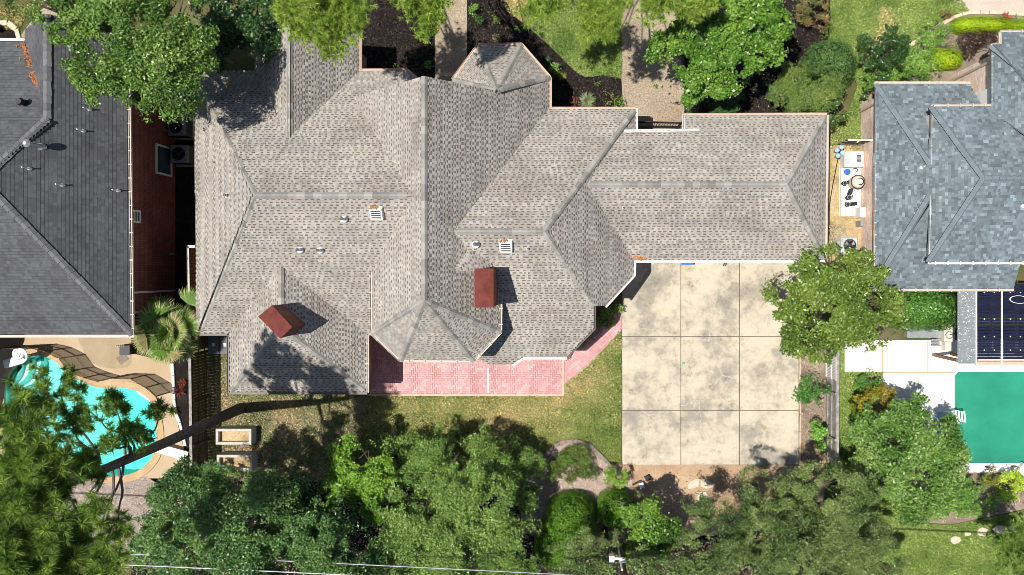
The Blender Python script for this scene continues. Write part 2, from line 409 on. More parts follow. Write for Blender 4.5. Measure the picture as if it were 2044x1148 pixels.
Z = lambda k: .004*k
sheet('mulch_bed', [(690,-60),(1000,-60),(1020,25),(1062,62),(1105,100),(1140,135),(1168,154),(1200,150),(1241,158),(1250,225),(1090,230),(1080,150),(860,160),(700,160)], Z(1), M['mulch'], 0, label='dark mulch bed in front of the tan roofed house')
lawnF, lawnFp = sheet('lawn', [(985,-60),(1241,-60),(1241,157),(1222,150),(1200,150),(1185,153),(1168,154),(1152,146),(1140,136),(1122,115),(1105,99),(1085,79),(1062,60),(1040,43),(1015,24),(1000,0)], Z(2), M['lawn'], label='green front lawn beside the pebble driveway')
sheet('entry_path', [(868,-60),(932,-60),(932,175),(868,175)], Z(3), M['pebble'], label='tan aggregate path to the front porch')
sheet('front_driveway', [(1240,-60),(1345,-60),(1350,60),(1362,140),(1366,190),(1366,300),(1250,300),(1246,215),(1243,200),(1240,150)], Z(3), M['pebble'], label='tan aggregate driveway leading to the iron gate')
sheet('side_mulch_bed', [(1366,-60),(1655,-60),(1657,60),(1648,95),(1690,180),(1660,245),(1366,250)], Z(1), M['mulch'], label='dark mulch bed under the bright green tree')
lawnR, lawnRp = sheet('side_lawn', [(1655,-60),(1800,-60),(1905,-20),(1935,22),(1895,35),(1850,62),(1810,90),(1765,125),(1728,165),(1716,215),(1722,290),(1645,290),(1650,240),(1690,235),(1712,170),(1690,110),(1650,90),(1658,60)], Z(2), M['lawn'], label='green lawn between the two front yards')
sheet('neighbour_driveway', [(1800,-60),(2300,-60),(2300,30),(2044,28),(1985,24),(1935,22),(1915,8),(1890,-6)], Z(3), M['pinkpebble'], label='pale aggregate drive at the corner of the frame')
sheet('neighbour_bed', [(1935,24),(2300,32),(2300,200),(1720,230),(1716,210),(1735,165),(1770,128),(1815,92),(1853,65),(1896,38)], Z(1), M['greybed'], label='planted bed in front of the blue grey roof')
sheet('side_yard', [(1645,285),(1724,285),(1724,525),(1600,530)], Z(1), M['sidesoil'], label='tan soil strip between the garage and the brick wall')
backL, backLp = sheet('back_lawn', [(430,740),(1240,640),(1240,925),(1205,915),(1180,890),(1150,880),(1110,885),(1085,912),(1050,960),(700,960),(420,960)], Z(2), M['backlawn'], label='patchy back lawn below the red brick patio')
sheet('dirt_strip', [(1230,925),(1600,925),(1600,700),(1650,690),(1655,935),(1640,1010),(1500,1060),(1350,1080),(1235,1010)], Z(1), M['dirt'], label='bare tan dirt along the concrete pad')
sheet('grey_dirt_strip', [(1596,690),(1652,690),(1654,905),(1620,905),(1596,880)], Z(2), M['greybed'], label='grey leaf littered strip beside the concrete pad')
sheet('gravel_bed', [(1085,915),(1110,887),(1150,881),(1182,892),(1206,918),(1240,935),(1262,960),(1250,1010),(1200,1040),(1120,1090),(1040,1060),(1040,985)], Z(3), M['gravel'], label='pink gravel planting bed at the lawn edge')
deckpoly = [W2(*p) for p in [(-120,668),(262,668),(262,705),(345,725),(347,760),(352,820),(362,850),(372,900),(372,960),(300,975),(120,1000),(-120,1000)]]
sheet('pool_deck', deckpoly, Z(1), M['deck'], 0, [POOL_LW], label='tan deck round the turquoise pool', world=True)
sheet('deck_extension', smooth_line([(162,672),(250,672),(262,700),(262,725),(245,735),(215,735),(188,726),(172,712),(165,695)], 4, True), Z(2), M['deck_dark'], label='darker tan deck pad behind the mesh pool fence')
sheet('pool_bed', [(345,690),(384,690),(386,960),(362,955),(372,915),(358,860),(350,820),(346,780)], Z(2), M['mulch'], label='narrow mulch bed between pool deck and wooden fence')
sheet('left_gravel', smooth_line([(120,975),(200,955),(290,950),(330,1000),(320,1070),(250,1100),(150,1090),(110,1030)], 3, True), Z(2), M['gravel'], label='grey gravel under the tall pine')
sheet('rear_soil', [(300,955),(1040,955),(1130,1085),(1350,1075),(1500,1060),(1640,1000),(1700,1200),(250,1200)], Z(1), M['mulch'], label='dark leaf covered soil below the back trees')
sheet('side_soil', [(405,705),(462,705),(462,790),(735,790),(735,830),(640,960),(405,960)], Z(3), M['greybed'], label='brown leaf littered soil by the planter boxes')
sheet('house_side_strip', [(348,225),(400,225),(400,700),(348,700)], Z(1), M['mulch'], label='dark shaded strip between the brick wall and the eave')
sheet('left_front_bed', smooth_line([(-40,52),(15,48),(32,60),(36,82),(20,100),(-40,100)], 3, True), Z(3), M['mulch'], label='small dark bed with a stone edge')
sheet('left_front_walk', [(40,110),(42,70),(75,25),(140,-20),(160,40),(110,160)], Z(2), M['pebble'], label='tan walk beside the charcoal roof gable')
lawnS, lawnSp = sheet('neighbour_side_lawn', [(1672,680),(1760,742),(1765,790),(1735,830),(1700,900),(1730,930),(1760,970),(1790,1010),(1835,1045),(1900,1048),(1990,1030),(2080,1010),(2300,1010),(2300,1250),(1650,1250),(1672,940)], Z(2), M['lawn'], label='green lawn beyond the grey fence')
sheet('neighbour_back_bed', [(1700,900),(1720,860),(1760,780),(1890,830),(1905,940),(2300,940),(2300,1010),(2080,1008),(1990,1028),(1900,1046),(1835,1043),(1790,1008),(1760,968),(1735,925)], Z(3), M['greybed'], label='grey mulch bed round the pool shrubs')
wdk, _ = sheet('white_deck', [(1686,680),(2260,676),(2260,742),(1912,742),(1905,751),(1905,925),(2260,925),(2260,943),(1890,943),(1762,830),(1762,742),(1686,742)], Z(4), M['whitedeck'], label='white concrete deck beside the green pool')
for (xa_, ya_, xb_, yb_) in ((1762, 742, 1905, 744.6), (1760.6, 684, 1762.6, 742), (1850, 680, 1851.4, 742), (1762, 792, 1905, 793.2), (1833, 744, 1834.2, 830)):
    sheet('deck_joint', [(xa_, ya_), (xb_, ya_), (xb_, yb_), (xa_, yb_)], Z(5), M['deck'], parent=wdk)
sheet('small_bed', [(1716,746),(1760,746),(1760,782),(1716,775)], Z(5), M['greybed'], label='small planted square cut out of the white deck')

# kerb stones round beds
def edging(name, line, label, w=.18, h=.1, mat='edge', seg=.45, parts=True):
    pts = [np.array(W2(*p)) for p in smooth_line(line, 8)]
    d = [0]
    for i in range(1, len(pts)): d.append(d[-1]+np.linalg.norm(pts[i]-pts[i-1]))
    root = thing(name, (pts[0][0], pts[0][1], 0), label, 'edging')
    n = max(2, int(d[-1]/seg)); X = np.interp(np.linspace(0, d[-1], n+1), d, [p[0] for p in pts]); Y = np.interp(np.linspace(0, d[-1], n+1), d, [p[1] for p in pts])
    for i in range(n):
        dx, dy = X[i+1]-X[i], Y[i+1]-Y[i]; L = math.hypot(dx, dy)
        b = MB(); b.obox((X[i]+X[i+1])/2, (Y[i]+Y[i+1])/2, 0, L*.96, w*rnd.uniform(.85, 1.15), h*rnd.uniform(.85, 1.15), math.atan2(dy, dx)+rnd.uniform(-.04, .04), None, .015)
        b.build('stone', M[mat], root)
    return root
edging('bed_edging', [(2046,30),(1985,26),(1935,26),(1898,38),(1853,66),(1812,94),(1766,130),(1732,168)], 'pale limestone edging between the lawn and the blue grey roofed house')
edging('bed_edging', [(-5,48),(18,46),(33,58),(40,80)], 'curved limestone edging round the small corner bed', .25)
edging('bed_edging', [(1084,918),(1095,900),(1112,887),(1135,880),(1160,882),(1183,893),(1205,916),(1228,936)], 'curved brown stone edging round the gravel bed by the lawn', .2, .13, 'edgebrown', .3)
edging('bed_edging', [(1597,930),(1597,690)], 'thin pink edging strip along the right side of the concrete pad', .08, .06, 'copper', .8)
edging('bed_edging', [(345,725),(347,760),(351,820),(362,850),(371,890)], 'white curb between the pool deck and the narrow mulch bed', .14, .1, 'white', .6)

# concrete pad of nine slabs
pad, _ = sheet('concrete_pad', [(1241,505),(1595,505),(1594,929),(1241,927)], .004, M['joint'], label='stained concrete pad of nine slabs behind the garage')
xs = [1241.5, 1359, 1476, 1594.5]; ys = [505, 672, 819, 928]
for i in range(3):
    for j in range(3):
        x0, y1 = W2(xs[i]+.6, ys[j]+.6); x1, y0 = W2(xs[i+1]-.6, ys[j+1]-.6)
        b = MB(); b.obox((x0+x1)/2, (y0+y1)/2, .004, x1-x0, y1-y0, .03, rnd.uniform(-.002, .002), None, .008)
        b.build('slab', M['slab'], pad)

# brick patio and herringbone walk
def herringbone(name, poly, rot, label, size=.105, joint=.012):
    xs_ = [p[0] for p in poly]; ys_ = [p[1] for p in poly]
    cx, cy = sum(xs_)/len(xs_), sum(ys_)/len(ys_)
    R = max(math.hypot(p[0]-cx, p[1]-cy) for p in poly)+.3; n = int(R/size)+2
    c, s = math.cos(rot), math.sin(rot)
    base = link(name, fill(poly, [], .012), M['redjoint']); tag(base, label, None, None, 'structure')
    b = MB()
    for i in range(-n, n):
        for j in range(-n, n):
            d = (i-j) % 4
            if d == 0: w, h = 2, 1
            elif d == 3: w, h = 1, 2
            else: continue
            u, v = (i+w/2)*size, (j+h/2)*size
            x, y = cx+u*c-v*s, cy+u*s+v*c
            if not inside(np.array([x]), np.array([y]), poly)[0]: continue
            t = rnd.random(); k = rnd.uniform(.88, 1.1)
            col = tuple(q*k for q in ((.60, .325, .325) if t < .7 else (.66, .40, .40)))
            b.obox(x, y, .012, w*size-joint, h*size-joint, .022+rnd.uniform(-.002, .002), rot, col, .004)
    o = b.build('paver_bricks', M['paver'], base); o['kind'] = 'stuff'
    return base
herringbone('brick_patio', [W2(*p) for p in [(728,655),(1046,655),(1122,690),(1122,789),(737,784),(728,784)]], 0, 'pink red brick patio laid in herringbone')
herringbone('brick_walk', [W2(*p) for p in [(1125,705),(1160,690),(1241,612),(1241,657),(1180,722),(1125,768)]], math.radians(42), 'herringbone brick walk from the patio to the concrete pad')
b = MB(); x0, y0 = W2(1122, 790); x1, y1 = W2(1126, 690); b.box(x0, x1, y0, y1, 0, .05); tag(b.build('patio_curb', M['copper']), 'pinkish curb at the right end of the brick patio', 'curb')
b = MB(); x0, y0 = W2(737, 790); x1, y1 = W2(1122, 786.5); b.box(x0, x1, y0, y1, 0, .045); tag(b.build('patio_curb', M['copper']), 'pink curb between the brick patio and the lawn', 'curb')
b = MB(); x0, y0 = W2(973, 784); x1, y1 = W2(976, 735); b.box(x0, x1, y0, y1, .012, .04); tag(b.build('drain_channel', M['white']), 'narrow white drain strip across the brick patio', 'drain')
base = sheet('brick_band', [(868,145),(932,145),(932,152),(868,152)], .013, M['copper'], label='red brick band across the entry path')

# ------------------------------------------------------------------ roofs
class Plane:
    """z = c + gx*x + gy*y"""
    def __init__(s, x0, y0, z0, gx, gy): s.gx, s.gy = gx, gy; s.c = z0-gx*x0-gy*y0
    def z(s, x, y): return s.c+s.gx*x+s.gy*y
    def at(s, px, py):
        a, b_ = (px-NX)/SCL, (NY-py)/SCL; g = s.gx*a+s.gy*b_
        z = (s.c+H*g)/(1+g); return (a*(H-z), b_*(H-z), z)
    def w(s, x, y): return (x, y, s.z(x, y))
def plane3(a, b_, c_):
    n = (Vector(b_)-Vector(a)).cross(Vector(c_)-Vector(a))
    return Plane(a[0], a[1], a[2], -n.x/n.z, -n.y/n.z)

def scan(poly2, v):
    xs_ = []; n = len(poly2)
    for i in range(n):
        (u1, v1), (u2, v2) = poly2[i], poly2[(i+1) % n]
        if (v1 > v) != (v2 > v): xs_.append(u1+(u2-u1)*(v-v1)/(v2-v1))
    xs_.sort(); return [(xs_[i], xs_[i+1]) for i in range(0, len(xs_)-1, 2)]

def shingle_face(P, pts, style, acc, singles=None):
    """pts: 3-D polygon on plane P. acc: MB receiving the joined shingles; singles: list receiving one MB per shingle."""
    n = Vector((-P.gx, -P.gy, 1)).normalized()
    g = Vector((P.gx, P.gy, P.gx**2+P.gy**2)); v = g.normalized()           # up the slope
    u = v.cross(n).normalized()
    o = Vector(pts[0]); p2 = [((Vector(p)-o).dot(u), (Vector(p)-o).dot(v)) for p in pts]
    vmin, vmax = min(p[1] for p in p2), max(p[1] for p in p2); e = style['e']
    k = 0; vv = vmin
    P3 = lambda a, b_, h: tuple(o+u*a+v*b_+n*h)
    while vv < vmax:
        for (ua, ub) in scan(p2, min(vv+e*.5, vmax-1e-4)):
            x = ua-rnd.uniform(0, .5)
            while x < ub:
                L = style['len']*rnd.uniform(.9, 1.1); xa, xb = max(x, ua), min(x+L, ub); x += L
                if xb-xa < .02: continue
                A = acc
                if singles is not None and len(singles) < 300 and (xb-xa) > L*.95: A = MB(); singles.append(A)
                style['fn'](A, P3, xa, xb, vv, e, style)
        vv += e; k += 1

def mk_main(A, P3, xa, xb, vv, e, st):
    tone = rnd.uniform(.84, 1.1); warm = rnd.uniform(-.006, .012)
    y = xa
    tooth = rnd.random() < .5
    while y < xb:
        w = min(rnd.uniform(.07, .18) if tooth else rnd.uniform(.09, .16), xb-y)
        k = tone*rnd.uniform(.9, 1.1); L = ((.362+warm)*k, (.338)*k, (.308-warm)*k)
        if tooth:
            A.poly([P3(y, vv, .034), P3(y+w, vv, .034), P3(y+w, vv+e, .007), P3(y, vv+e, .007)], L)
            A.poly([P3(y, vv, .0), P3(y+w, vv, .0), P3(y+w, vv, .034), P3(y, vv, .034)], L)
        else:
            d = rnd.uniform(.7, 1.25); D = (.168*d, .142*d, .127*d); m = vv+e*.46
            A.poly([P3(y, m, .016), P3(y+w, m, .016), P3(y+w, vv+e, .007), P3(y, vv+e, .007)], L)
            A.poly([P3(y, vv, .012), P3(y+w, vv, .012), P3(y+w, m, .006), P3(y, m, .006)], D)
        y += w; tooth = not tooth
def mk_slate(A, P3, xa, xb, vv, e, st):
    y = xa
    while y < xb:
        w = min(rnd.choice([.10, .14, .18, .24]), xb-y); t = rnd.random()
        k = .130 if t < .25 else .165 if t < .72 else .20 if t < .94 else .26
        k *= rnd.uniform(.88, 1.12); k *= 1.12; c = (k*.82, k*1.0, k*1.12); h = rnd.uniform(.016, .026)
        A.poly([P3(y, vv, h), P3(y+w, vv, h), P3(y+w, vv+e, .006), P3(y, vv+e, .006)], c)
        A.poly([P3(y, vv, 0), P3(y+w, vv, 0), P3(y+w, vv, h), P3(y, vv, h)], tuple(q*.7 for q in c))
        y += w
def mk_char(A, P3, xa, xb, vv, e, st):
    y = xa
    while y < xb:
        w = min(rnd.uniform(.13, .2), xb-y); k = rnd.uniform(.085, .122)
        c = (k*.97, k*.99, k*1.07); h = rnd.uniform(.009, .014)
        A.poly([P3(y, vv+.014, h), P3(y+w, vv+.014, h), P3(y+w, vv+e, .006), P3(y, vv+e, .006)], c)
        A.poly([P3(y, vv, .004), P3(y+w, vv, .004), P3(y+w, vv+.014, h), P3(y, vv+.014, h)], (k*.5,)*3)
        y += w
ST_MAIN = dict(e=.137, len=1.0, fn=mk_main); ST_SLATE = dict(e=.137, len=1.0, fn=mk_slate); ST_CHAR = dict(e=.15, len=1.0, fn=mk_char)

def caps(parent, segs, colf, width=.17, e=.3, maxn=300, drop=.75):
    """segs: 3-D lines, laid from the low end up. each cap its own part"""
    rest = MB(); n = 0
    for (a, b_, *dr) in segs:
        a, b_ = Vector(a), Vector(b_)
        if a.z > b_.z: a, b_ = b_, a
        d = b_-a; L = d.length; d.normalize(); s = d.cross(Vector((0, 0, 1))).normalized(); up = s.cross(d)
        dl, dr_ = dr[0] if dr else (drop, drop)
        k = max(1, round(L/e)); e2 = L/k
        for i in range(k):
            p0 = a+d*(i*e2); p1 = a+d*((i+1)*e2+.02); w = width*rnd.uniform(.95, 1.05)
            def ring(p, h): return [p-s*w-Vector((0, 0, dl*w))+up*(h-.008), p-s*w*.25-Vector((0, 0, dl*w*.2))+up*(h+.005), p+s*w*.25-Vector((0, 0, dr_*w*.2))+up*(h+.005), p+s*w-Vector((0, 0, dr_*w))+up*(h-.008)]
            r0, r1 = ring(p0, .075), ring(p1, .048)
            A = MB() if n < maxn else rest
            c = colf()
            for q in range(3): A.poly([r0[q], r0[q+1], r1[q+1], r1[q]], c)
            for q in (0, 3): A.poly([r0[q], r1[q], Vector(r1[q])-up*.05, Vector(r0[q])-up*.05], tuple(x*.25 for x in c))  # side skirts: blackish asphalt edge, with the shadow line along it put into the colour
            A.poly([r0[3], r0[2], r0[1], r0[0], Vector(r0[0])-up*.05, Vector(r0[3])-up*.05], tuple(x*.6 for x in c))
            if n < maxn: A.build('ridge_cap', M['cap'], parent)
            n += 1
    if rest.f: rest.build('ridge_caps', M['cap'], parent)['kind'] = 'stuff'
def slab_faces(parent, name, faces, mat, t=.14, drop=.012):
    b = MB()
    for P, pts in faces:
        up = [(x, y, z-drop) for x, y, z in pts]; lo = [(x, y, z-t) for x, y, z in pts]
        ar = sum(up[i][0]*up[(i+1) % len(up)][1]-up[(i+1) % len(up)][0]*up[i][1] for i in range(len(up)))
        if ar < 0: up = up[::-1]; lo = lo[::-1]
        b.rings([lo, up])
    return b.build(name, mat, parent)
def gutter(parent, mat, pts, w=.11, h=.12, name='gutter', drop=.1, hang=None):
    b = MB()
    for i in range(len(pts)-1):
        a, c_ = Vector(pts[i]), Vector(pts[i+1]); d = (c_-a); L = d.length; d.normalize()
        s = Vector((d.y, -d.x, 0)).normalized()*w; dn = Vector((0, 0, h))
        o_ = Vector((0, 0, .045-drop*0))
        r = lambda p: [p+o_, p+s*.15+o_, p+s*.15+o_-dn*.5, p+s*.85+o_-dn*.5, p+s*.85+o_, p+s+o_, p+s+o_-dn, p+o_-dn]
        b.rings([r(a-d*.02), r(c_+d*.02)])
        if hang:
            for k in range(int(L/hang)):
                q = a+d*((k+.5)*hang)+s*.5; b.obox(q.x, q.y, q.z+.03, .05, w*1.4, .02, math.atan2(s.y, s.x)+math.pi/2)
    return b.build(name, mat, parent)
def vent_pipe(parent, p, r=.05, h=.35, name='vent_pipe', capmat='darkmetal'):
    b = MB(); b.lathe(p[0], p[1], [(r*2.5, p[2]-.3), (r*2.4, p[2]+.10), (r*1.3, p[2]+.16), (r, p[2]+.18), (r, p[2]+.1+h)], 12)
    o = b.build(name, M['pipe'], parent)
    b = MB(); b.lathe(p[0], p[1], [(r*1.15, p[2]+h+.1), (r*1.15, p[2]+h+.13), (r*.7, p[2]+h+.135)], 12); b.build('pipe_cap', M[capmat], o)
def box_vent(parent, P, px, py):
    """square louvred roof vent lying on the slope"""
    c_ = Vector(P.at(px, py)); ang = math.atan(P.gy); b = MB(); s = .30
    def loc(x, y, h): return (c_.x+x, c_.y+y*math.cos(ang)-h*math.sin(ang), c_.z+y*math.sin(ang)+h*math.cos(ang))
    b.rings([[loc(-s, -s, 0), loc(s, -s, 0), loc(s, s, 0), loc(-s, s, 0)], [loc(-s*.85, -s*.85, .2), loc(s*.85, -s*.85, .2), loc(s*.85, s*.85, .2), loc(-s*.85, s*.85, .2)]])
    o = b.build('box_vent', M['white'], parent)
    for k in range(4):
        y = -s*.62+k*s*.36; m = MB()
        m.rings([[loc(-s*.66, y, .19), loc(s*.66, y, .19), loc(s*.66, y+s*.16, .19), loc(-s*.66, y+s*.16, .19)], [loc(-s*.66, y, .215), loc(s*.66, y, .215), loc(s*.66, y+s*.16, .205), loc(-s*.66, y+s*.16, .205)]])
        m.build('louvre', M['darkmetal'], o)
    m = MB()
    for k in range(26):
        q = loc(rnd.uniform(-s*.8, s*.3), s*1.05+rnd.uniform(-.07, .07), .1+rnd.uniform(0, .12)); m.obox(q[0], q[1], q[2], .09, .02, .012, rnd.uniform(0, 3))
    m.build('pine_straw', M['rust'], o)['kind'] = 'stuff'

# ---------------- main house
house = thing('house', (-3, 2, 0), 'large house under a sprawling tan brown shingle roof in the centre', 'house')
pA_N = Plane(0, 9.24, 3, 0, -.7305); pA_S = Plane(0, -2.9, 3, 0, .7525); pA_W = Plane(-17.29, 0, 3, 1.049, 0)
pB_E = Plane(-9.82, 0, 3, -1.04, 0); pB_W = Plane(-14.64, 0, 3, 1.04, 0)
pC_W = Plane(-5.93, 0, 8.08, 1.04, 0); pC_E = Plane(-5.93, 0, 8.08, -1.04, 0)
apx = (-5.93, -1.21, 8.08); o1, o2, o3, o4 = (-8.7, -2.74, 5.2), (-7.45, -3.90, 5.2), (-4.27, -3.94, 5.2), (-3.12, -2.70, 5.16)
pO_SW = plane3(apx, o1, o2); pO_S = plane3(apx, o2, o3); pO_SE = plane3(apx, o3, o4)
pD_N = Plane(0, 1.63, 7, 0, -.684); pD_S = Plane(0, 1.63, 7, 0, .71); pD_E = Plane(-1.146, 0, 7, -.99, 0)
pE_N = Plane(0, 3.77, 5.18, 0, -.635); pE_S = Plane(0, 3.77, 5.18, 0, .665); pE_E = Plane(9.42, 0, 5.18, -.92, 0)
pF_W = Plane(-12.65, 0, 5.35, .744, 0); pF_E = Plane(-12.65, 0, 5.35, -.744, 0); pF_S = Plane(0, -2.46, 5.35, 0, .744)
gap_ = (-3.24, 7.83, 5.50); g1, g2, g3, g4 = W(905, 159, 3), W(955, 92, 3), W(1040, 90, 3), (-1.02, 8.94, 3)
pG1 = plane3(gap_, g1, g2); pG2 = plane3(gap_, g2, g3); pG3 = plane3(gap_, g3, g4)
at = lambda P, *l: [P.at(x, y) for x, y in l]
wd = lambda P, *l: [P.w(x, y) for x, y in l]
rA = pA_N.at(507, 391)
faces = [
 (pE_S, wd(pE_S, (.4, 3.77), (9.42, 3.77))+at(pE_S, (1646, 519), (1255, 519))),
 (pA_W, [W(390, 143, 3), W(399, 665, 3), (rA[0], 3.08, 7.5)]),
 (pA_N, [W(390, 143, 3), (rA[0], 3.08, 7.5), (-6.3, 3.08, 7.5)]+at(pA_N, (835, 215), (832, 158), (812, 141))),
 (pA_S, [W(399, 665, 3), (rA[0], 3.08, 7.5), (-6.3, 3.08, 7.5), (-7.6, -2.9, 3)]),
 (pB_E, wd(pB_E, (-9.82, 11), (-12.23, 11), (-12.23, 5.5), (-9.82, 8.9))),
 (pB_W, wd(pB_W, (-14.64, 11), (-12.23, 11), (-12.23, 5.5), (-14.64, 8.9))),
 (pC_W, wd(pC_W, (-5.93, 7.83), (-9.9, 7.83), (-9.9, .3), (-8.7, .1), (-8.7, -2.74), (-5.93, -1.21))),
 (pC_E, wd(pC_E, (-5.93, 7.83), (-3.24, 7.83), (-1.02, 8.94), (-1.02, 7.2), (-4.6, 1.63), (-3.12, -.7), (-3.12, -2.7), (-5.93, -1.21))),
 (pO_SW, [apx, o1, o2]), (pO_S, [apx, o2, o3]), (pO_SE, [apx, o3, o4]),
 (pD_N, wd(pD_N, (-5.2, 1.63), (-1.146, 1.63), (2.97, 7.475), (-1.3, 7.475))),
 (pD_E, at(pD_E, (1085, 463), (1268, 218), (1265, 548), (1208, 610), (1185, 611))),
 (pD_S, at(pD_S, (1085, 463), (1185, 611), (1185, 655), (1130, 712), (1045, 712), (1022, 727), (978, 727), (955, 717), (900, 640), (880, 463))),
 (pE_N, wd(pE_N, (.4, 3.77), (9.42, 3.77))+at(pE_N, (1648, 230), (1362, 232), (1362, 262), (1225, 264))),
 (pE_E, [pE_E.w(9.42, 3.77)]+at(pE_E, (1648, 230), (1646, 519))),
 (pF_W, wd(pF_W, (-12.65, .6), (-12.65, -2.46), (-15.81, -5.62), (-15.81, -2.7))),
 (pF_E, wd(pF_E, (-12.65, .6), (-12.65, -2.46), (-9.49, -5.62), (-9.49, -2.7))),
 (pF_S, wd(pF_S, (-12.65, -2.46), (-15.81, -5.62), (-9.49, -5.62))),
 (pG1, [gap_, g1, g2]), (pG2, [gap_, g2, g3]), (pG3, [gap_, g3, g4]),
]
roof = slab_faces(house, 'roof', faces, M['gutter'])
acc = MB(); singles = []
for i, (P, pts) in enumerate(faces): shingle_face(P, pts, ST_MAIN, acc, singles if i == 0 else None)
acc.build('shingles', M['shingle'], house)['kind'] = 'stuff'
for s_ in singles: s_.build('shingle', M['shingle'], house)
def capcol():
    k = rnd.choice([.25, .30, .33, .37])*rnd.uniform(.88, 1.08); return (k*1.0, k*.955, k*.875)
cs = [((rA[0], 3.08, 7.5), (-6.75, 3.08, 7.5)), (W(392, 150, 3.1), (rA[0], 3.08, 7.5)), (W(402, 660, 3.05), (rA[0], 3.08, 7.5)),
      ((-12.23, 11, 5.506), (-12.23, 5.9, 5.506), (1.04, 1.04)), ((-5.93, 7.83, 8.08), apx, (1.04, 1.04)), (o1, apx), (o2, apx), (o3, apx), (o4, apx),
      ((-4.75, 1.63, 7), (-1.146, 1.63, 7)), ((2.9, 7.38, 3.06), (-1.146, 1.63, 7)), (pD_S.at(1184, 609), (-1.146, 1.63, 7)),
      ((.85, 3.77, 5.18), (9.42, 3.77, 5.18)), (pE_E.at(1646, 234), (9.42, 3.77, 5.18)), (pE_E.at(1644, 515), (9.42, 3.77, 5.18)),
      ((-12.65, .1, 5.35), (-12.65, -2.46, 5.35)), ((-15.7, -5.52, 3.07), (-12.65, -2.46, 5.35)), ((-9.6, -5.52, 3.07), (-12.65, -2.46, 5.35)),
      (g1, gap_), (g2, gap_), (g3, gap_), (g4, gap_)]
caps(house, cs, capcol, .135, .34)
# eave gutters
gutter(house, M['copper'], [g4, g3, g2, g1]); gutter(house, M['white'], [W(1646, 519, 3), W(1267, 519, 3)][::-1], .13)
gutter(house, M['copper'], [(2.97, 7.475, 2.95), (-1.0, 7.475, 2.95)]); gutter(house, M['white'], [(3.0, 6.5, 2.95), (3.0, 7.5, 2.95)], .1)
gutter(house, M['copper'], [W(1650, 230, 3), W(1362, 231, 3)]); gutter(house, M['white'], [pE_N.at(1395, 262), pE_N.at(1246, 264)])
gutter(house, M['white'], [pE_N.at(1362, 262), pE_N.at(1362, 232)]); gutter(house, M['gutter'], [W(1646, 519, 3), W(1650, 230, 3)])
gutter(house, M['white'], [pD_S.at(1022, 728), pD_S.at(1045, 713), pD_S.at(1131, 713)], .1)
gutter(house, M['gutter'], [(-8.7, .1, 5.17), (-8.7, -2.74, 5.17), o2, o3, o4, (-3.1, -.7, 5.16)], .1, hang=.7)
gutter(house, M['darkgutter'], [(-15.83, -2.9, 3), (-15.83, -5.64, 3), (-9.47, -5.64, 3)], .1); gutter(house, M['gutter'], [(-9.47, -5.64, 3), (-9.47, -2.9, 3), (-8.7, -2.9, 3)], .1, hang=.9)
gutter(house, M['darkgutter'], [W(390, 143, 3), W(399, 666, 3), (-15.83, -2.92, 3)], .1)
gutter(house, M['copper'], [pA_N.at(832, 158), pA_N.at(812, 141), (-9.8, 9.24, 3)], .1); gutter(house, M['copper'], [(-9.8, 9.24, 3), (-9.8, 11, 3)], .1)
gutter(house, M['white'], [pD_E.at(1208, 611), pD_E.at(1265, 549), pD_E.at(1265.5, 521)], .1); gutter(house, M['darkgutter'], [pD_S.at(1131, 713), pD_S.at(1186, 656), pD_S.at(1186, 611)], .07)
gutter(house, M['copper'], [(-1.0, 7.5, 2.95), (-1.0, 8.94, 2.97)], .1)
# walls under the eaves
for q in ([(-16.9, 8.85), (-16.9, -2.5), (-8, -2.5), (-8, 8.85)], [(-14.2, 10.6), (-14.2, 8), (-10.2, 8), (-10.2, 10.6)],
          [(-15.4, -2), (-15.4, -5.2), (-9.9, -5.2), (-9.9, -2)], [(-5, 7.4), (2.5, 7.1), (2.5, -.1), (1.0, -1.4), (.7, -2.1), (-.5, -3.5), (-6, -3.5)],
          [(2.2, .9), (2.2, 6.2), (5.2, 6.2), (5.2, 6.8), (11.4, 6.8), (11.4, .9)], [(-5.0, 8.2), (-4.1, 10.0), (-2.5, 10.0), (-1.5, 8.7), (-1.5, 6), (-5, 6)]):
    b = MB(); b.prism(q, 0, 2.86); b.build('wall', M['mainbrick'], house)
for q, zt in (([(-8.35, .5), (-8.35, -2.6), (-7.3, -3.55), (-4.4, -3.58), (-3.45, -2.55), (-3.45, .5)], 5.0),):
    b = MB(); b.prism(q, 0, zt); b.build('wall', M['mainbrick'], house)
b = MB(); b.rings([[(-9.7, 7.6, 3), (-2.0, 7.6, 3), (-5.93, 7.6, 7.8)], [(-9.7, 7.3, 3), (-2.0, 7.3, 3), (-5.93, 7.3, 7.8)]]); b.build('gable_wall', M['mainbrick'], house)
b = MB(); b.rings([[(-14.3, 10.7, 2.8), (-10.1, 10.7, 2.8), (-12.23, 10.7, 5.2)], [(-14.3, 10.4, 2.8), (-10.1, 10.4, 2.8), (-12.23, 10.4, 5.2)]]); b.build('gable_wall', M['mainbrick'], house)
# garage door and a door on the patio
for k in range(2):
    x = 4.6+k*3.4; b = MB(); b.box(x-1.35, x+1.35, .84, .88, .04, 2.2); d = b.build('garage_door', M['white'], house)
    for r_ in range(4):
        b = MB(); b.box(x-1.3, x+1.3, .82, .84, .08+r_*.53, .56+r_*.53); b.build('door_panel', M['white'], d)
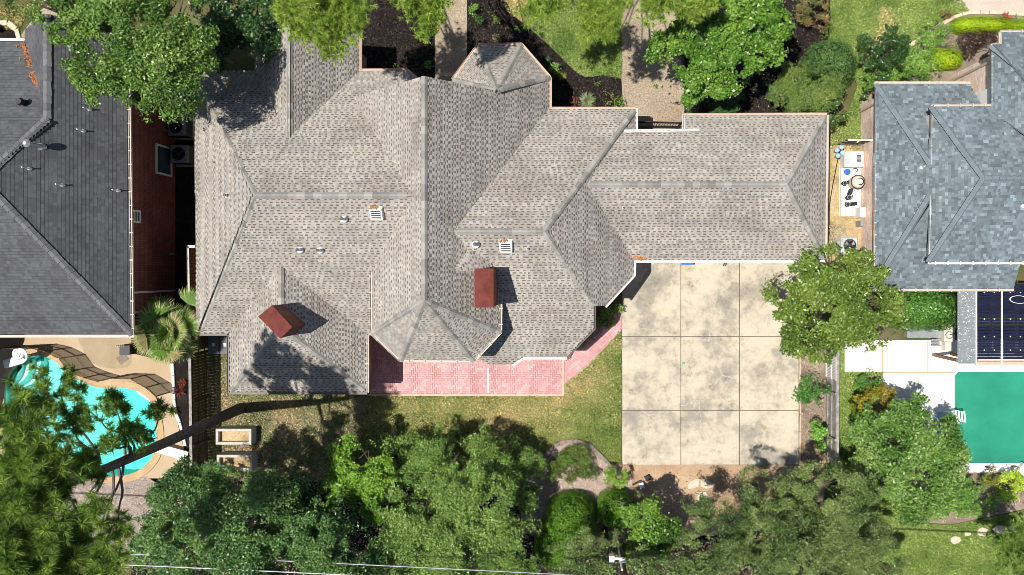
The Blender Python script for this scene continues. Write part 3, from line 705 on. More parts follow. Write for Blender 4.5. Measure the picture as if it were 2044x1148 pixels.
# chimneys
def chimney(corners, zt, zb, label):
    c_ = [W(x, y, zt) for x, y in corners]; cx = sum(p[0] for p in c_)/4; cy = sum(p[1] for p in c_)/4
    ins = [((p[0]-cx)*.97+cx, (p[1]-cy)*.975+cy) for p in c_]
    b = MB(); b.prism(ins, zb, zt-.08); o = b.build('chimney', M['chimneybrick'], house); o['label'] = label
    b = MB(); lo = [(p[0], p[1], zt-.08) for p in c_]; md = [(p[0], p[1], zt-.02) for p in c_]
    hi = [((p[0]-cx)*.10+cx, (p[1]-cy)*.10+cy, zt+.05) for p in c_]
    if area([p[:2] for p in c_]) and sum(lo[i][0]*lo[(i+1) % 4][1]-lo[(i+1) % 4][0]*lo[i][1] for i in range(4)) < 0: lo, md, hi = lo[::-1], md[::-1], hi[::-1]
    b.rings([lo, md, hi]); b.build('chimney_cap', M['redmetal'], o)
    # light flashing where the stack meets the slope
    b = MB()
    out = [((p[0]-cx)*1.02+cx, (p[1]-cy)*1.02+cy) for p in ins]
    b.prism(out, zb, zb+.05); b.build('flashing', M['galv'], o)
chimney([(515, 632), (543, 609), (583, 653), (559, 676)], 6.6, 3.6, 'slanted brown brick chimney with a rust red metal cap on the lower left wing')
chimney([(947, 536), (985, 536), (985, 614), (947, 614)], 7.5, 4.0, 'upright brown brick chimney with a rust red metal cap near the middle')
# small saddle behind the middle chimney
ck = max(pC_E.at(936, 498), pD_S.at(936, 498), key=lambda p: p[2]); ck = (ck[0], ck[1], ck[2]+.03)
cm = W(958, 541, ck[2]-.02); cl = pC_E.at(905, 540); cl = (cl[0], cl[1], cl[2]+.02); cr = pD_S.at(990, 530); cr = (cr[0], cr[1], cr[2]+.02)
fc = [(plane3(ck, cl, cm), [ck, cl, cm]), (plane3(ck, cm, cr), [ck, cm, cr])]
slab_faces(house, 'roof_saddle', fc, M['gutter']); acc = MB()
for P, pts in fc: shingle_face(P, pts, ST_MAIN, acc)
acc.build('shingles', M['shingle'], house)['kind'] = 'stuff'
for P, px, py, r_ in ((pA_S, 688, 438, .06), (pA_S, 600, 499, .06), (pA_S, 640, 500, .06), (pA_W, 456, 391, .055), (pD_S, 950, 488, .07)): vent_pipe(house, P.at(px, py), r_, .32)
for P, px, py in ((pA_S, 658, 542), (pD_S, 1054, 497), (pE_S, 1244, 415), (pF_E, 702, 690), (pA_W, 430, 325)): vent_pipe(house, P.at(px, py), .025, .12, 'small_pipe')
box_vent(house, pA_S, 752, 423); box_vent(house, pD_S, 1010, 489)
b = MB()
for k in range(60):
    q = pE_S.at(1268+rnd.uniform(-8, 22), 517+rnd.uniform(-5, 2)); b.obox(q[0], q[1], q[2]+.03, .12, .03, .015, rnd.uniform(0, 3))
b.build('pine_straw', M['rust'], house)['kind'] = 'stuff'

# ---------------- left neighbour
lh = thing('house', (-23, 4, 0), 'house with a dark charcoal shingle roof and dark red brick side wall', 'house')
ex = -19.36
pL_E = Plane(ex, 0, 4.95, -.96, 0); pL_S = Plane(0, -2.82, 4.95, 0, .598); pL_N = Plane(0, 10.08, 4.95, 0, -.587); pL_W = Plane(-21.7, 0, 7.2, .96, 0)
la = (-23.33, 3.57, 8.77)
lf = [(pL_E, [(ex-.12, 10.6, 5.07), (ex, -2.82, 4.95), la, (-21.7, 6.3, 7.2), (-21.7, 10.6, 7.2)]),
      (pL_S, [(ex, -2.82, 4.95), la, (-36, 3.57, 8.77), (-36, -2.82, 4.95)]),
      (pL_N, [la, (-21.5, 6.1, 7.2), (-23.8, 10.08, 4.95), (-36, 10.08, 4.95), (-36, 3.57, 8.77)]),
      (pL_W, [(-21.7, 5.9, 7.2), (-21.7, 10.6, 7.2), (-24.04, 10.6, 4.95), (-24.04, 9.7, 4.95)])]
slab_faces(lh, 'roof', lf, M['darkgutter']); acc = MB(); singles = []
for i, (P, pts) in enumerate(lf): shingle_face(P, pts, ST_CHAR, acc)
acc.build('shingles', M['lshingle'], lh)['kind'] = 'stuff'
caps(lh, [((ex, -2.82, 4.95), la), ((-21.7, 10.6, 7.2), (-21.7, 6.3, 7.2)), ((-21.7, 6.3, 7.2), la), (la, (-36, 3.57, 8.77))], lambda: (lambda k: (k, k, k*1.03))(rnd.uniform(.13, .19)), .17, .3)
gutter(lh, M['gutter'], [(ex, -2.84, 4.93), (ex-.12, 10.6, 5.05)], .11, hang=.6); gutter(lh, M['gutter'], [(-36, -2.84, 4.93), (ex+.1, -2.84, 4.93)], .11)
gutter(lh, M['white'], [(-24.1, 10.1, 4.93), (-36, 10.1, 4.93)], .12)
b = MB(); b.prism([(-19.75, 10.2), (-19.75, -2.45), (-36, -2.45), (-36, 9.7), (-23.7, 9.7), (-23.7, 10.2)], 0, 4.8); b.build('wall', M['redbrick'], lh)
b = MB(); b.rings([[(-24.0, 10.3, 4.85), (-19.6, 10.3, 4.85), (-21.7, 10.3, 7.05)], [(-24.0, 10.0, 4.85), (-19.6, 10.0, 4.85), (-21.7, 10.0, 7.05)]]); b.build('gable_wall', M['cream'], lh)
def wall_window(parent, x, y0, y1, z0, z1, bars=0, face=1):
    b = MB(); b.box(min(x, x+.03*face), max(x, x+.03*face), y0, y1, z0, z1); o = b.build('window', M['glass'], parent)
    f = .09; b = MB()
    for a in ((y0-f, y1+f, z0-f, z0), (y0-f, y1+f, z1, z1+f), (y0-f, y0, z0, z1), (y1, y1+f, z0, z1)):
        b.box(min(x, x+.07*face), max(x, x+.07*face), a[0], a[1], a[2], a[3])
    for k in range(bars):
        zz = z0+(z1-z0)*(k+1)/(bars+1); b.box(min(x, x+.05*face), max(x, x+.05*face), y0, y1, zz-.02, zz+.02)
    b.build('window_frame', M['white'], o)
wall_window(lh, -19.75, 4.7, 5.95, .55, 1.95); wall_window(lh, -19.75, 2.25, 2.65, 3.6, 4.2, 3)
b = MB()
b.tube([(-19.66, 7.35, 4.8), (-19.66, 6.9, 4.5), (-19.66, 6.75, .05)], .04, 8); b.build('downpipe', M['redbrick'], lh)
b = MB(); b.tube([(-19.66, -1.9, 4.8), (-19.66, -1.9, .05)], .045, 8); b.build('downpipe', M['gutter'], lh)
for y in (-1.0, -1.9): b = MB(); b.box(-19.76, -19.70, y-.04, y+.04, .05, 4.7); b.build('trim_board', M['white'], lh)
for k, (px, py) in enumerate(((172, 219), (160, 262), (52, 337), (118, 370), (229, 381))): vent_pipe(lh, pL_E.at(px+8, py), .028, .4, 'vent_pipe', 'galv')
q = pL_E.at(82, 293); b = MB(); b.lathe(q[0], q[1], [(.17, q[2]-.12), (.15, q[2]+.06), (.09, q[2]+.12), (.09, q[2]+.8), (.15, q[2]+.82), (.16, q[2]+.95), (.06, q[2]+1.05)], 14); b.build('flue', M['galv'], lh)
q = pL_N.at(50, 206); b = MB(); b.lathe(q[0], q[1], [(.16, q[2]-.1), (.15, q[2]+.05), (.10, q[2]+.1), (.10, q[2]+.3), (.17, q[2]+.32), (.12, q[2]+.45)], 12); b.build('black_vent', M['black'], lh)
b = MB()
for k in range(130):
    t = rnd.choice([rnd.uniform(0, .5), rnd.uniform(.65, .9)]); q = Vector((-23.95, 10.0, 5.02)).lerp(Vector((-22.4, 7.6, 6.4)), t); b.obox(q.x+rnd.gauss(-.08, .13)*(1-t*.6), q.y+rnd.uniform(-.12, .12), q.z+.05+rnd.uniform(0, .05), .14, .03, .02, rnd.uniform(0, 3))
b.build('pine_straw', M['rust'], lh)['kind'] = 'stuff'
b = MB(); b.prism([(-28.45, -2.9), (-28.45, -3.6), (-29.6, -7.0), (-34, -7.0), (-34, -2.9)], 3.4, 3.6)  # unseen roof added off frame, outlined to cast its shade on the deck
for x, y in ((-28.9, -3.3), (-30, -6.6)): b.obox(x, y, 0, .15, .15, 3.4)
b.build('shade_cover', M['darkgutter'], lh)

# ---------------- right neighbour
rh = thing('house', (17, 4, 0), 'house with a blue grey slate coloured roof and pink brick walls at right', 'house')
pR_W = Plane(14.04, 0, 3.2, 1.08, 0); pR_N = Plane(0, 8.59, 3.2, 0, -.49); pR_S = Plane(0, -.83, 3.2, 0, .49)
pU_N = Plane(0, 7.2, 5.1, 0, -.5); pU_S = Plane(0, .37, 5.05, 0, .5)
ra = pR_W.at(1965, 356)
pU_N = plane3(ra, (ra[0]+5, ra[1], ra[2]), pR_W.at(1860, 213)); pU_S = plane3(ra, (ra[0]+5, ra[1], ra[2]), pR_W.at(1854, 523))
pR_N = Plane(0, 8.59, 3.2, 0, -.49)
wc = W(1979, 92, 5.1); pW_W = Plane(wc[0], wc[1], 5.1, 1.08, 0); pW_N = Plane(0, W(1998, 66, 5.1)[1], 5.1, 0, -.5)
nwc = pR_W.at(1860, 213); swc = pR_W.at(1854, 523)
rf = [(pR_W, [pR_W.w(14.04, 8.59), pR_W.at(1857, 326), nwc, ra, swc, pR_W.at(1857, 391), pR_W.w(13.97, -.83)]),
      (pR_N, wd(pR_N, (14.04, 8.59), (15.9, 4.7), (18.2, 4.7), (18.75, 7.2), (18.36, 8.6))),
      (pR_S, wd(pR_S, (13.95, -.83), (15.9, 3.1), (20.4, 3.1), (20.4, -.83))),
      (pU_N, [nwc, ra, (ra[0]+7, ra[1], ra[2]), pU_N.w(ra[0]+7, nwc[1]), ]),
      (pU_S, [swc, ra, (ra[0]+7, ra[1], ra[2]), pU_S.w(ra[0]+7, swc[1])]),
      (pW_W, [(wc[0], wc[1], 5.1), pW_W.w(wc[0], 7.0), pW_W.w(wc[0]+2.2, 4.2), pW_W.w(wc[0]+2.2, 6.5)]),
      (pW_N, [pW_N.w(wc[0], wc[1]), pW_N.w(wc[0]+.42, wc[1]), pW_N.w(wc[0]+.42, wc[1]+.6), pW_N.w(wc[0]+6, wc[1]+.6), pW_N.w(wc[0]+6, 5.4), pW_N.w(wc[0]+2.2, 5.4)])]
slab_faces(rh, 'roof', rf, M['greymetal']); acc = MB(); singles = []
for i, (P, pts) in enumerate(rf): shingle_face(P, pts, ST_SLATE, acc, singles if i == 0 else None)
acc.build('shingles', M['rshingle'], rh)['kind'] = 'stuff'
for s_ in singles: s_.build('shingle', M['rshingle'], rh)
rc = lambda: (lambda k: (k*.84, k, k*1.12))(rnd.uniform(.19, .22))
caps(rh, [(W(1750, 168, 3.2), pR_W.at(1857, 326)), (W(1743, 576, 3.2), pR_W.at(1857, 391)), (nwc, ra), (swc, ra), (ra, (ra[0]+7, ra[1], ra[2])), ((wc[0], wc[1], 5.15), pW_W.w(wc[0]+2.2, 6.5))], rc, .14, .3)
gutter(rh, M['gutter'], [W(1750, 168, 3.2), W(1743, 576, 3.2)][::-1], .11, hang=.55)
gutter(rh, M['gutter'], [(18.4, 8.6, 3.2), (14.0, 8.6, 3.2)], .11, hang=.55); gutter(rh, M['gutter'], [(13.95, -.85, 3.2), (20.4, -.85, 3.2)], .11, hang=.55)
gutter(rh, M['gutter'], [nwc, pR_W.at(1858, 328)][::-1], .1, hang=.55); gutter(rh, M['gutter'], [pU_N.w(wc[0], nwc[1]+.02), nwc], .1, hang=.55)
gutter(rh, M['white'], [swc, pU_S.w(ra[0]+7, swc[1])], .1, hang=.55); gutter(rh, M['white'], [swc, pR_W.at(1857, 391)][::-1][::-1], .08)
gutter(rh, M['gutter'], [(wc[0], 7.2, 5.1), (wc[0], wc[1], 5.1)][::1], .1, hang=.55); gutter(rh, M['gutter'], [(wc[0]+6, wc[1]+.6, 5.1), (wc[0]+.42, wc[1]+.6, 5.1), (wc[0]+.42, wc[1], 5.1), (wc[0], wc[1], 5.1)], .1, hang=.55)
b = MB(); b.prism([(14.45, 8.2), (14.45, -.45), (20.3, -.45), (20.3, 8.2)], 0, 3.05); b.build('wall', M['pinkbrick'], rh)
b = MB(); b.prism([(18.82, 9.45), (18.82, 3), (26, 3), (26, 9.9), (19.3, 9.9), (19.3, 9.45)], 0, 4.95); b.build('wall', M['pinkbrick'], rh)
b = MB(); b.prism([(16.0, 6.95), (16.0, .6), (26, .6), (26, 6.95)], 3.0, 4.95); b.build('upper_wall', M['cream'], rh)
b = MB(); b.box(18.66, 18.82, 7.3, 8.15, 0, 4.9); b.build('wall_panel', M['white'], rh)
b = MB(); b.tube([(18.75, 9.35, 4.9), (18.75, 9.35, .1)], .06, 8); b.build('downpipe', M['gutter'], rh)
b = MB(); b.tube([(14.38, 7.9, 3.0), (14.38, 7.9, .1)], .05, 8); b.build('downpipe', M['gutter'], rh)
for P, px, py in ((pR_W, 1838, 335), (pU_S, 2040, 412)): vent_pipe(rh, P.at(px, py), .035, .3, 'vent_pipe', 'galv')

# ------------------------------------------------------------------ pools
def offset_loop(L, d):
    n = len(L); out = []
    ar = sum(L[i][0]*L[(i+1) % n][1]-L[(i+1) % n][0]*L[i][1] for i in range(n)); sg = 1 if ar > 0 else -1
    for i in range(n):
        a, b_ = np.array(L[i-1]), np.array(L[(i+1) % n]); t = b_-a; t = t/np.linalg.norm(t)
        out.append((L[i][0]+sg*t[1]*d, L[i][1]-sg*t[0]*d))
    return out
def pool(name, loop, depth, label, shellmat, watermat, copmat=None, wz=-.10, cop=.32, slope=False):
    cx = sum(p[0] for p in loop)/len(loop); cy = sum(p[1] for p in loop)/len(loop)
    root = thing(name, (cx, cy, 0), label, 'pool')
    inn = offset_loop(loop, -.45); xa = min(p[0] for p in loop); xb = max(p[0] for p in loop)
    dp = lambda x: -depth*(1 if not slope else .62+.75*min(1, max(0, (x-xa)/(xb-xa)*1.25-.12)))
    b = MB(); top = [(x, y, .005) for x, y in loop]; mid = [(x, y, dp(x)*.7) for x, y in loop]; bot = [(x, y, dp(x)) for x, y in inn]
    b.rings([top, mid, bot], cap=False); b.build('shell_wall', shellmat, root)
    me = fill(inn, [], 0)
    for v in me.vertices: v.co.z = dp(v.co.x)
    link('shell_floor', me, shellmat, root)
    if slope:
        b = MB(); b.prism(loop, -depth*1.6, wz); b.build('water', watermat, root)
    else: link('water', fill(loop, [], wz), watermat, root)
    if copmat:
        b = MB(); out = offset_loop(loop, cop); lip = offset_loop(loop, -.04); n = len(loop)
        for i in range(n):
            j = (i+1) % n
            b.poly([(*lip[i], .05), (*lip[j], .05), (*out[j], .05), (*out[i], .05)])
            b.poly([(*out[i], .05), (*out[j], .05), (*out[j], 0), (*out[i], 0)])
            b.poly([(*lip[j], .05), (*lip[i], .05), (*lip[i], -.06), (*lip[j], -.06)])
        b.build('coping', copmat, root)
    return root
pl = pool('swimming_pool', POOL_LW, 1.35, 'freeform turquoise swimming pool with curved white steps', M['plaster'], M['water'], M['coping'], slope=True)
# entry steps in the upper left end
edge_in = [W2(*p) for p in [(18,752),(36,729),(52,718),(68,713)]]
steps = [[(36,729),(35,745),(28,760),(20,768),(13,775),(17,752)], [(52,719),(52,742),(47,757),(34,770),(20,778),(13,776),(17,752),(36,728)], [(69,713),(70,735),(68,755),(56,770),(40,780),(15,786),(13,776),(17,752),(36,728),(52,718)]]
for k, st in enumerate(steps):
    q = [W2(*p) for p in smooth_line(st, 4, True)]; zt = -.22-.24*k
    b = MB(); b.prism(q, -1.3, zt); o = b.build('step', M['steptop'], pl)
    b = MB(); n = len(q); inn = offset_loop(q, -.17)
    for i in range(n):
        j = (i+1) % n
        b.poly([(*q[i], zt+.004), (*q[j], zt+.004), (*inn[j], zt+.004), (*inn[i], zt+.004)])
    b.build('step_edge', M['stepedge'], o)
b = MB(); q = [W2(*p) for p in smooth_line([(262,776),(285,786),(300,800),(303,815),(290,803),(270,789)], 3, True)]; b.prism(q, -1.3, -.35); b.build('bench', M['steptop'], pl)
pr = pool('swimming_pool', POOL_RW, 1.6, 'green rectangular swimming pool at the right edge', M['plaster2'], M['water2'])
b = MB(); x, y = W2(2048, 950); b.obox(*W2(2050, 945), 0, 1.2, .5, .3, -.7); b.build('raised_ledge', M['white'], pr)

# diving board and slide by the left pool
dv = thing('diving_board', (*W2(345, 903), 0), 'white diving board over the turquoise pool deck', 'diving board')
a0 = math.atan2(W2(318, 898)[1]-W2(372, 913)[1], W2(318, 898)[0]-W2(372, 913)[0])
cx, cy = W2(342, 902, .4); b = MB(); b.obox(cx, cy, .38, 1.65, .45, .05, a0, None, .01); b.build('board', M['white'], dv)
cx, cy = W2(362, 908, .2); b = MB(); b.obox(cx, cy, .03, .35, .42, .35, a0); b.build('stand', M['white'], dv)
sd = thing('pool_slide', (*W2(35, 712), 0), 'white pool slide with rounded top at the pool steps', 'slide')
P_ = smooth_line([W(36, 703, 1.42), W(44, 705, 1.38), W(48, 711, 1.1), W(43, 717, .75), W(33, 720, .5), W(20, 724, .34), W(8, 727, .25)], 5)
P_ = [Vector(p) for p in P_]
b = MB(); R = []
for i, p in enumerate(P_):
    d = (P_[min(i+1, len(P_)-1)]-P_[max(i-1, 0)]); d.z = 0; d.normalize(); s_ = Vector((d.y, -d.x, 0)); w = .22
    R.append([p+s_*(w*math.cos(a_))+Vector((0, 0, .13*math.sin(a_)*(1 if math.sin(a_) < 0 else .25))) for a_ in [2*math.pi*k/12 for k in range(12)]])
b.rings(R); b.build('chute', M['white'], sd, True)
b = MB(); q = W(38, 706, 1.25); b.lathe(q[0], q[1], [(.24, 1.2), (.30, 1.3), (.26, 1.38), (.12, 1.41)], 18); b.build('top_seat', M['white'], sd, True)
for dx, dy in ((-.2, -.2), (.2, -.2), (.2, .2), (-.2, .2)):
    b = MB(); b.tube([(q[0]+dx, q[1]+dy, 0), (q[0]+dx, q[1]+dy, 1.3)], .03, 8); b.build('leg', M['galv'], sd)
for k in range(4):
    b = MB(); b.tube([(q[0]-.2, q[1]+.25, .25+k*.25), (q[0]+.2, q[1]+.25, .25+k*.25)], .02, 6); b.build('rung', M['galv'], sd)

# brown mesh pool fence
fb = [(-10,697),(30,692),(64,690.5),(94,689),(124,696),(152,710),(170,735),(200,747),(226,754),(253,748),(290,749),(319,766),(339,783)]
mf = thing('pool_fence', (*W2(152, 710), 0), 'brown mesh safety fence snaking along the turquoise pool', 'fence')
pts = [W2(*p) for p in fb]; hf = 1.42
for i, p in enumerate(pts):
    b = MB(); b.tube([(*p, 0), (*p, hf+.04)], .028 if i != 5 else .035, 8)
    b.build('post', M['darkmetal'] if i != 5 else M['palewood'], mf)
for i in range(len(pts)-1):
    a, c_ = pts[i], pts[i+1]; b = MB(); n = 6
    dx, dy = c_[0]-a[0], c_[1]-a[1]; L = math.hypot(dx, dy); nx, ny = -dy/L, dx/L
    for k in range(n):
        t0, t1 = k/n, (k+1)/n; w0 = .035*math.sin(t0*math.pi*3+i); w1 = .035*math.sin(t1*math.pi*3+i)
        p0 = (a[0]+dx*t0, a[1]+dy*t0); p1 = (a[0]+dx*t1, a[1]+dy*t1)
        b.poly([(p0[0]+nx*w0*.4, p0[1]+ny*w0*.4, .06), (p1[0]+nx*w1*.4, p1[1]+ny*w1*.4, .06), (p1[0]+nx*w1, p1[1]+ny*w1, hf), (p0[0]+nx*w0, p0[1]+ny*w0, hf)])
    o = b.build('mesh_panel', M['poolmesh'], mf)
    for z_ in (.06, hf):
        m = MB(); m.tube([(*a, z_), (*c_, z_)], .016, 6); m.build('hem', M['fencewood'], o)

# wooden fence between the left yards
def board_fence(name, line, h, label, mats, bw=.14, gap=.015, side=1, railmat=None, lattice=None):
    root = thing(name, (*W2(*line[0]), 0), label, 'fence')
    for s_ in range(len(line)-1):
        a, c_ = np.array(W2(*line[s_])), np.array(W2(*line[s_+1])); d = c_-a; L = np.linalg.norm(d); d = d/L; nn = np.array([d[1], -d[0]])*side; ang = math.atan2(d[1], d[0])
        k = int(L/(bw+gap))
        for i in range(k):
            q = a+d*((i+.5)*(bw+gap)); hh = h+rnd.uniform(-.03, .02); b = MB(); b.obox(q[0], q[1], .04, bw*rnd.uniform(.96, 1), .02, hh, ang+rnd.uniform(-.02, .02))
            b.build('board', M[mats[i % len(mats)]], root)
        for z_ in (.35, 1.0, h-.15):
            q = (a+c_)/2+nn*.035; b = MB(); b.obox(q[0], q[1], z_, L, .04, .09, ang); b.build('rail', M[mats[0]], root)
        q = (a+c_)/2+nn*.01; b = MB(); b.obox(q[0], q[1], h+.05, L, .13, .03, ang); b.build('top_rail', M[railmat or mats[0]], root)
        for i in range(int(L/2.2)+1):
            q = a+d*min(L, i*2.2)+nn*.08; b = MB(); b.obox(q[0], q[1], 0, .09, .09, h, ang); b.build('post', M[mats[0]], root)
    return root
board_fence('board_fence', [(413, 700), (416, 935)], 1.85, 'dark brown board fence with open gaps beside the pool', ['fencewood'], .14, .011, -1, 'greywood')
board_fence('board_fence', [(409, 494), (413, 698)], 1.85, 'lighter brown board fence squeezed against the main house eave', ['brownwood'], .15, .012, -1, 'palewood')
board_fence('board_fence', [(409, 494), (424, 494)], 1.85, 'short pale topped fence return between the two houses', ['brownwood'], .15, .012, 1, 'white')
board_fence('board_fence', [(1649, 688), (1648, 915)], 1.85, 'grey weathered board fence right of the concrete pad', ['greywood'], .15, .008, 1, 'greywood')
lt = thing('lattice_gate', (*W2(1650, 728), 0), 'pale slatted gate leaning on the grey fence', 'gate')
for k in range(15):
    a = W(1648, 707+k*3, .1); b = MB(); b.box(12.66, 12.69, a[1]-.025, a[1]+.025, .1, 1.9); b.build('slat', M['white'], lt)
for z_ in (.2, 1.0, 1.75):
    b = MB(); b.box(12.64, 12.66, W2(0, 751)[1], W2(0, 706)[1], z_, z_+.07); b.build('cross_slat', M['white'], lt)

# planter boxes
def planter(px, py, w, d, label):
    x, y = W2(px, py); root = thing('planter_box', (x, y, 0), label, 'planter', 'wooden planter boxes by the fence')
    t = .13
    for (cx, cy, sx, sy) in ((x, y+d/2-t/2, w, t), (x, y-d/2+t/2, w, t), (x-w/2+t/2, y, t, d-2*t), (x+w/2-t/2, y, t, d-2*t)):
        b = MB(); b.obox(cx, cy, .03, sx, sy, .72, 0, None, .012); b.build('plank', M['palewood'], root)
    b = MB(); b.obox(x, y, .03, w-2*t, d-2*t, .45); b.build('soil', M['sidesoil'], root)
planter(478, 866, 1.75, .78, 'pale timber planter box with bare soil and a strip of sun'); planter(480, 917, 1.75, .78, 'pale timber planter box half hidden by climbing leaves')
# grey bins / cabinet by the house corner
for k, (px, lab) in enumerate(((426, 'left grey wheeled bin with a white label under the roof corner'), (449, 'right grey wheeled bin with a white label under the roof corner'))):
    x, y = W2(px+12, 684, .0); x, y = W2(px, 688, 1.0); root = thing('wheeled_bin', (x, y, 0), lab, 'bin', 'grey bins by the house corner')
    b = MB(); b.rings([[(x-.2, y-.36, .03), (x+.2, y-.36, .03), (x+.2, y+.36, .03), (x-.2, y+.36, .03)], [(x-.25, y-.44, .95), (x+.25, y-.44, .95), (x+.25, y+.44, .95), (x-.25, y+.44, .95)]]); b.build('body', M['darkmetal'], root)
    b = MB(); b.obox(x, y, .95, .53, .92, .07, 0, None, .02); b.build('lid', M['binlid'], root)
    b = MB(); b.obox(x, y, 1.022, .13, .17, .004); b.build('label_plate', M['white'], root)
    for sx in (-.19, .19): b = MB(); b.lathe(x+sx, y+.4, [(.02, .02), (.1, .02), (.1, .08), (.02, .08)], 10); b.build('wheel', M['black'], root)

# ------------------------------------------------------------------ air conditioners and pumps
def condenser(px, py, s, h, label, mat, top, group=None, rz=0):
    x, y = W2(px, py, h*.8); root = thing('air_conditioner', (x, y, 0), label, 'air conditioner', group)
    b = MB(); b.obox(x, y, .0, s+.2, s+.2, .08, rz); b.build('pad', M['deck_dark'], root)
    b = MB(); b.obox(x, y, .08, s, s, h-.08, rz, None, .06); o = b.build('casing', M[mat], root)
    for k in range(10):
        z_ = .16+k*(h-.3)/10; m = MB(); m.obox(x, y, z_, s+.014, s+.014, .02, rz); m.build('louvre', M[top], o)
    b = MB(); b.lathe(x, y, [(s*.40, h), (s*.40, h+.03), (s*.30, h+.035), (s*.30, h-.10)], 24); b.build('fan_opening', M['black'], root)
    b = MB(); b.torus((x, y, h+.02), s*.41, .025, 28, 6); b.build('fan_ring', M[mat], root)
    for k in range(3):
        a = 2*math.pi*k/3+.5; m = MB(); r_ = s*.33
        p = lambda rr, an, z_: (x+rr*math.cos(an), y+rr*math.sin(an), z_)
        m.poly([p(.05, a-.3, h+.00), p(r_, a-.42, h+.0), p(r_, a+.35, h+.045), p(.05, a+.3, h+.03)]); m.build('fan_blade', M['galv'] if mat == 'acgreen' else M['darkmetal'], root)
    b = MB(); b.lathe(x, y, [(.09, h-.02), (.09, h+.06), (.03, h+.07)], 12); b.build('fan_motor', M['darkmetal'], root)
    for k in range(5):
        m = MB(); m.torus((x, y, h+.055), s*(.08+.07*k), .006, 24, 4); m.build('guard_wire', M['galv'] if mat == 'acgreen' else M['darkmetal'], root)
    return root
condenser(355, 254, .85, .95, 'upper grey air conditioner beside the dark red brick wall', 'acdark', 'black', 'air conditioners by the brick wall')
condenser(360, 308, .85, .95, 'lower grey air conditioner next to the brick wall window', 'acdark', 'black', 'air conditioners by the brick wall')
condenser(1694, 490, .82, .8, 'pale green air conditioner with open fan near the pink brick wall', 'acgreen', 'galv')
x, y = W2(352, 508); fq = thing('garden_faucet', (x, y, 0), 'small hose faucet standing by the dark brick wall', 'faucet')
b = MB(); b.tube([(x, y, 0), (x, y, .7)], .025, 8); b.build('pipe', M['galv'], fq)
b = MB(); b.tube([(x-.14, y, .62), (x+.14, y+.03, .62)], .03, 8); b.build('spout', M['galv'], fq)
b = MB(); b.torus((x, y-.1, .72), .07, .015, 14, 5); b.build('handle', M['blue'], fq)

# pool equipment pad at right
b = MB(); x0, y0 = W2(1677, 432); x1, y1 = W2(1717, 320); b.box(x0, x1, y0, y1, 0, .12); pe = b.build('equipment_pad', M['whitedeck']); tag(pe, 'white concrete pad carrying the pool equipment', 'concrete pad')
ht = thing('pool_heater', (*W2(1703, 319), 0), 'pale blue white pool heater box with a grey grille', 'heater')
x, y = W2(1704, 318, .7); b = MB(); b.obox(x, y, .12, .95, .75, .7, 0, None, .04); b.build('cabinet', M['white'], ht)
x, y = W2(1714, 317, .8); b = MB(); b.obox(x, y, .82, .33, .5, .03); b.build('top_cover', M['pipe'], ht)
b = MB(); b.obox(x, y, .85, .22, .36, .012); g_ = b.build('grille', M['greymetal'], ht)
for k in range(6): m = MB(); m.obox(x, y-.15+k*.06, .862, .2, .02, .012); m.build('grille_bar', M['darkmetal'], g_)
x, y = W2(1698, 316, .7); b = MB(); b.obox(x-.2, y, .82, .3, .6, .01); b.build('side_panel', M['acgreen'], ht)
for k, (px, py) in enumerate(((1671, 300), (1680, 294), (1682, 305), (1673, 311))):
    x, y = W2(px, py, .6); vb = thing('valve_actuator', (x, y, 0), ['leftmost blue capped valve beside the iron gate', 'topmost blue capped valve beside the iron gate', 'inner blue capped valve beside the iron gate', 'lowest blue capped valve beside the iron gate'][k], 'valve', 'blue capped valves by the heater')
    b = MB(); b.lathe(x, y, [(.045, 0), (.045, .45), (.10, .48), (.10, .55)], 12); b.build('pipe', M['galv'], vb)
    b = MB(); b.lathe(x, y, [(.11, .55), (.12, .62), (.06, .68)], 14); b.build('cap', M['paleblue'], vb)
ft = thing('pool_filter', (*W2(1710, 363), 0), 'round white pool filter tank on the white pad', 'filter')
x, y = W2(1713, 363, .8); b = MB(); b.lathe(x, y, [(.28, .12), (.32, .3), (.32, .75), (.26, .92), (.14, 1.0)], 24); b.build('tank', M['cream'], ft, True)
b = MB(); b.torus((x, y, .78), .33, .025, 28, 6); b.build('clamp_ring', M['darkmetal'], ft)
b = MB(); b.torus((x+.05, y, .98), .15, .03, 20, 6); b.build('lid_ring', M['black'], ft)
b = MB(); b.lathe(x, y, [(.13, .98), (.13, 1.03), (.05, 1.05)], 14); b.build('lid', M['pipe'], ft)
dr = thing('blue_lid_drum', (*W2(1691, 343), 0), 'chlorine feeder with a round bright blue lid', 'feeder')
x, y = W2(1691, 343, .5); b = MB(); b.lathe(x, y, [(.12, .12), (.12, .5)], 16); b.build('body', M['pipe'], dr)
b = MB(); b.lathe(x, y, [(.15, .5), (.15, .57), (.04, .58)], 20); b.build('lid', M['blue'], dr)
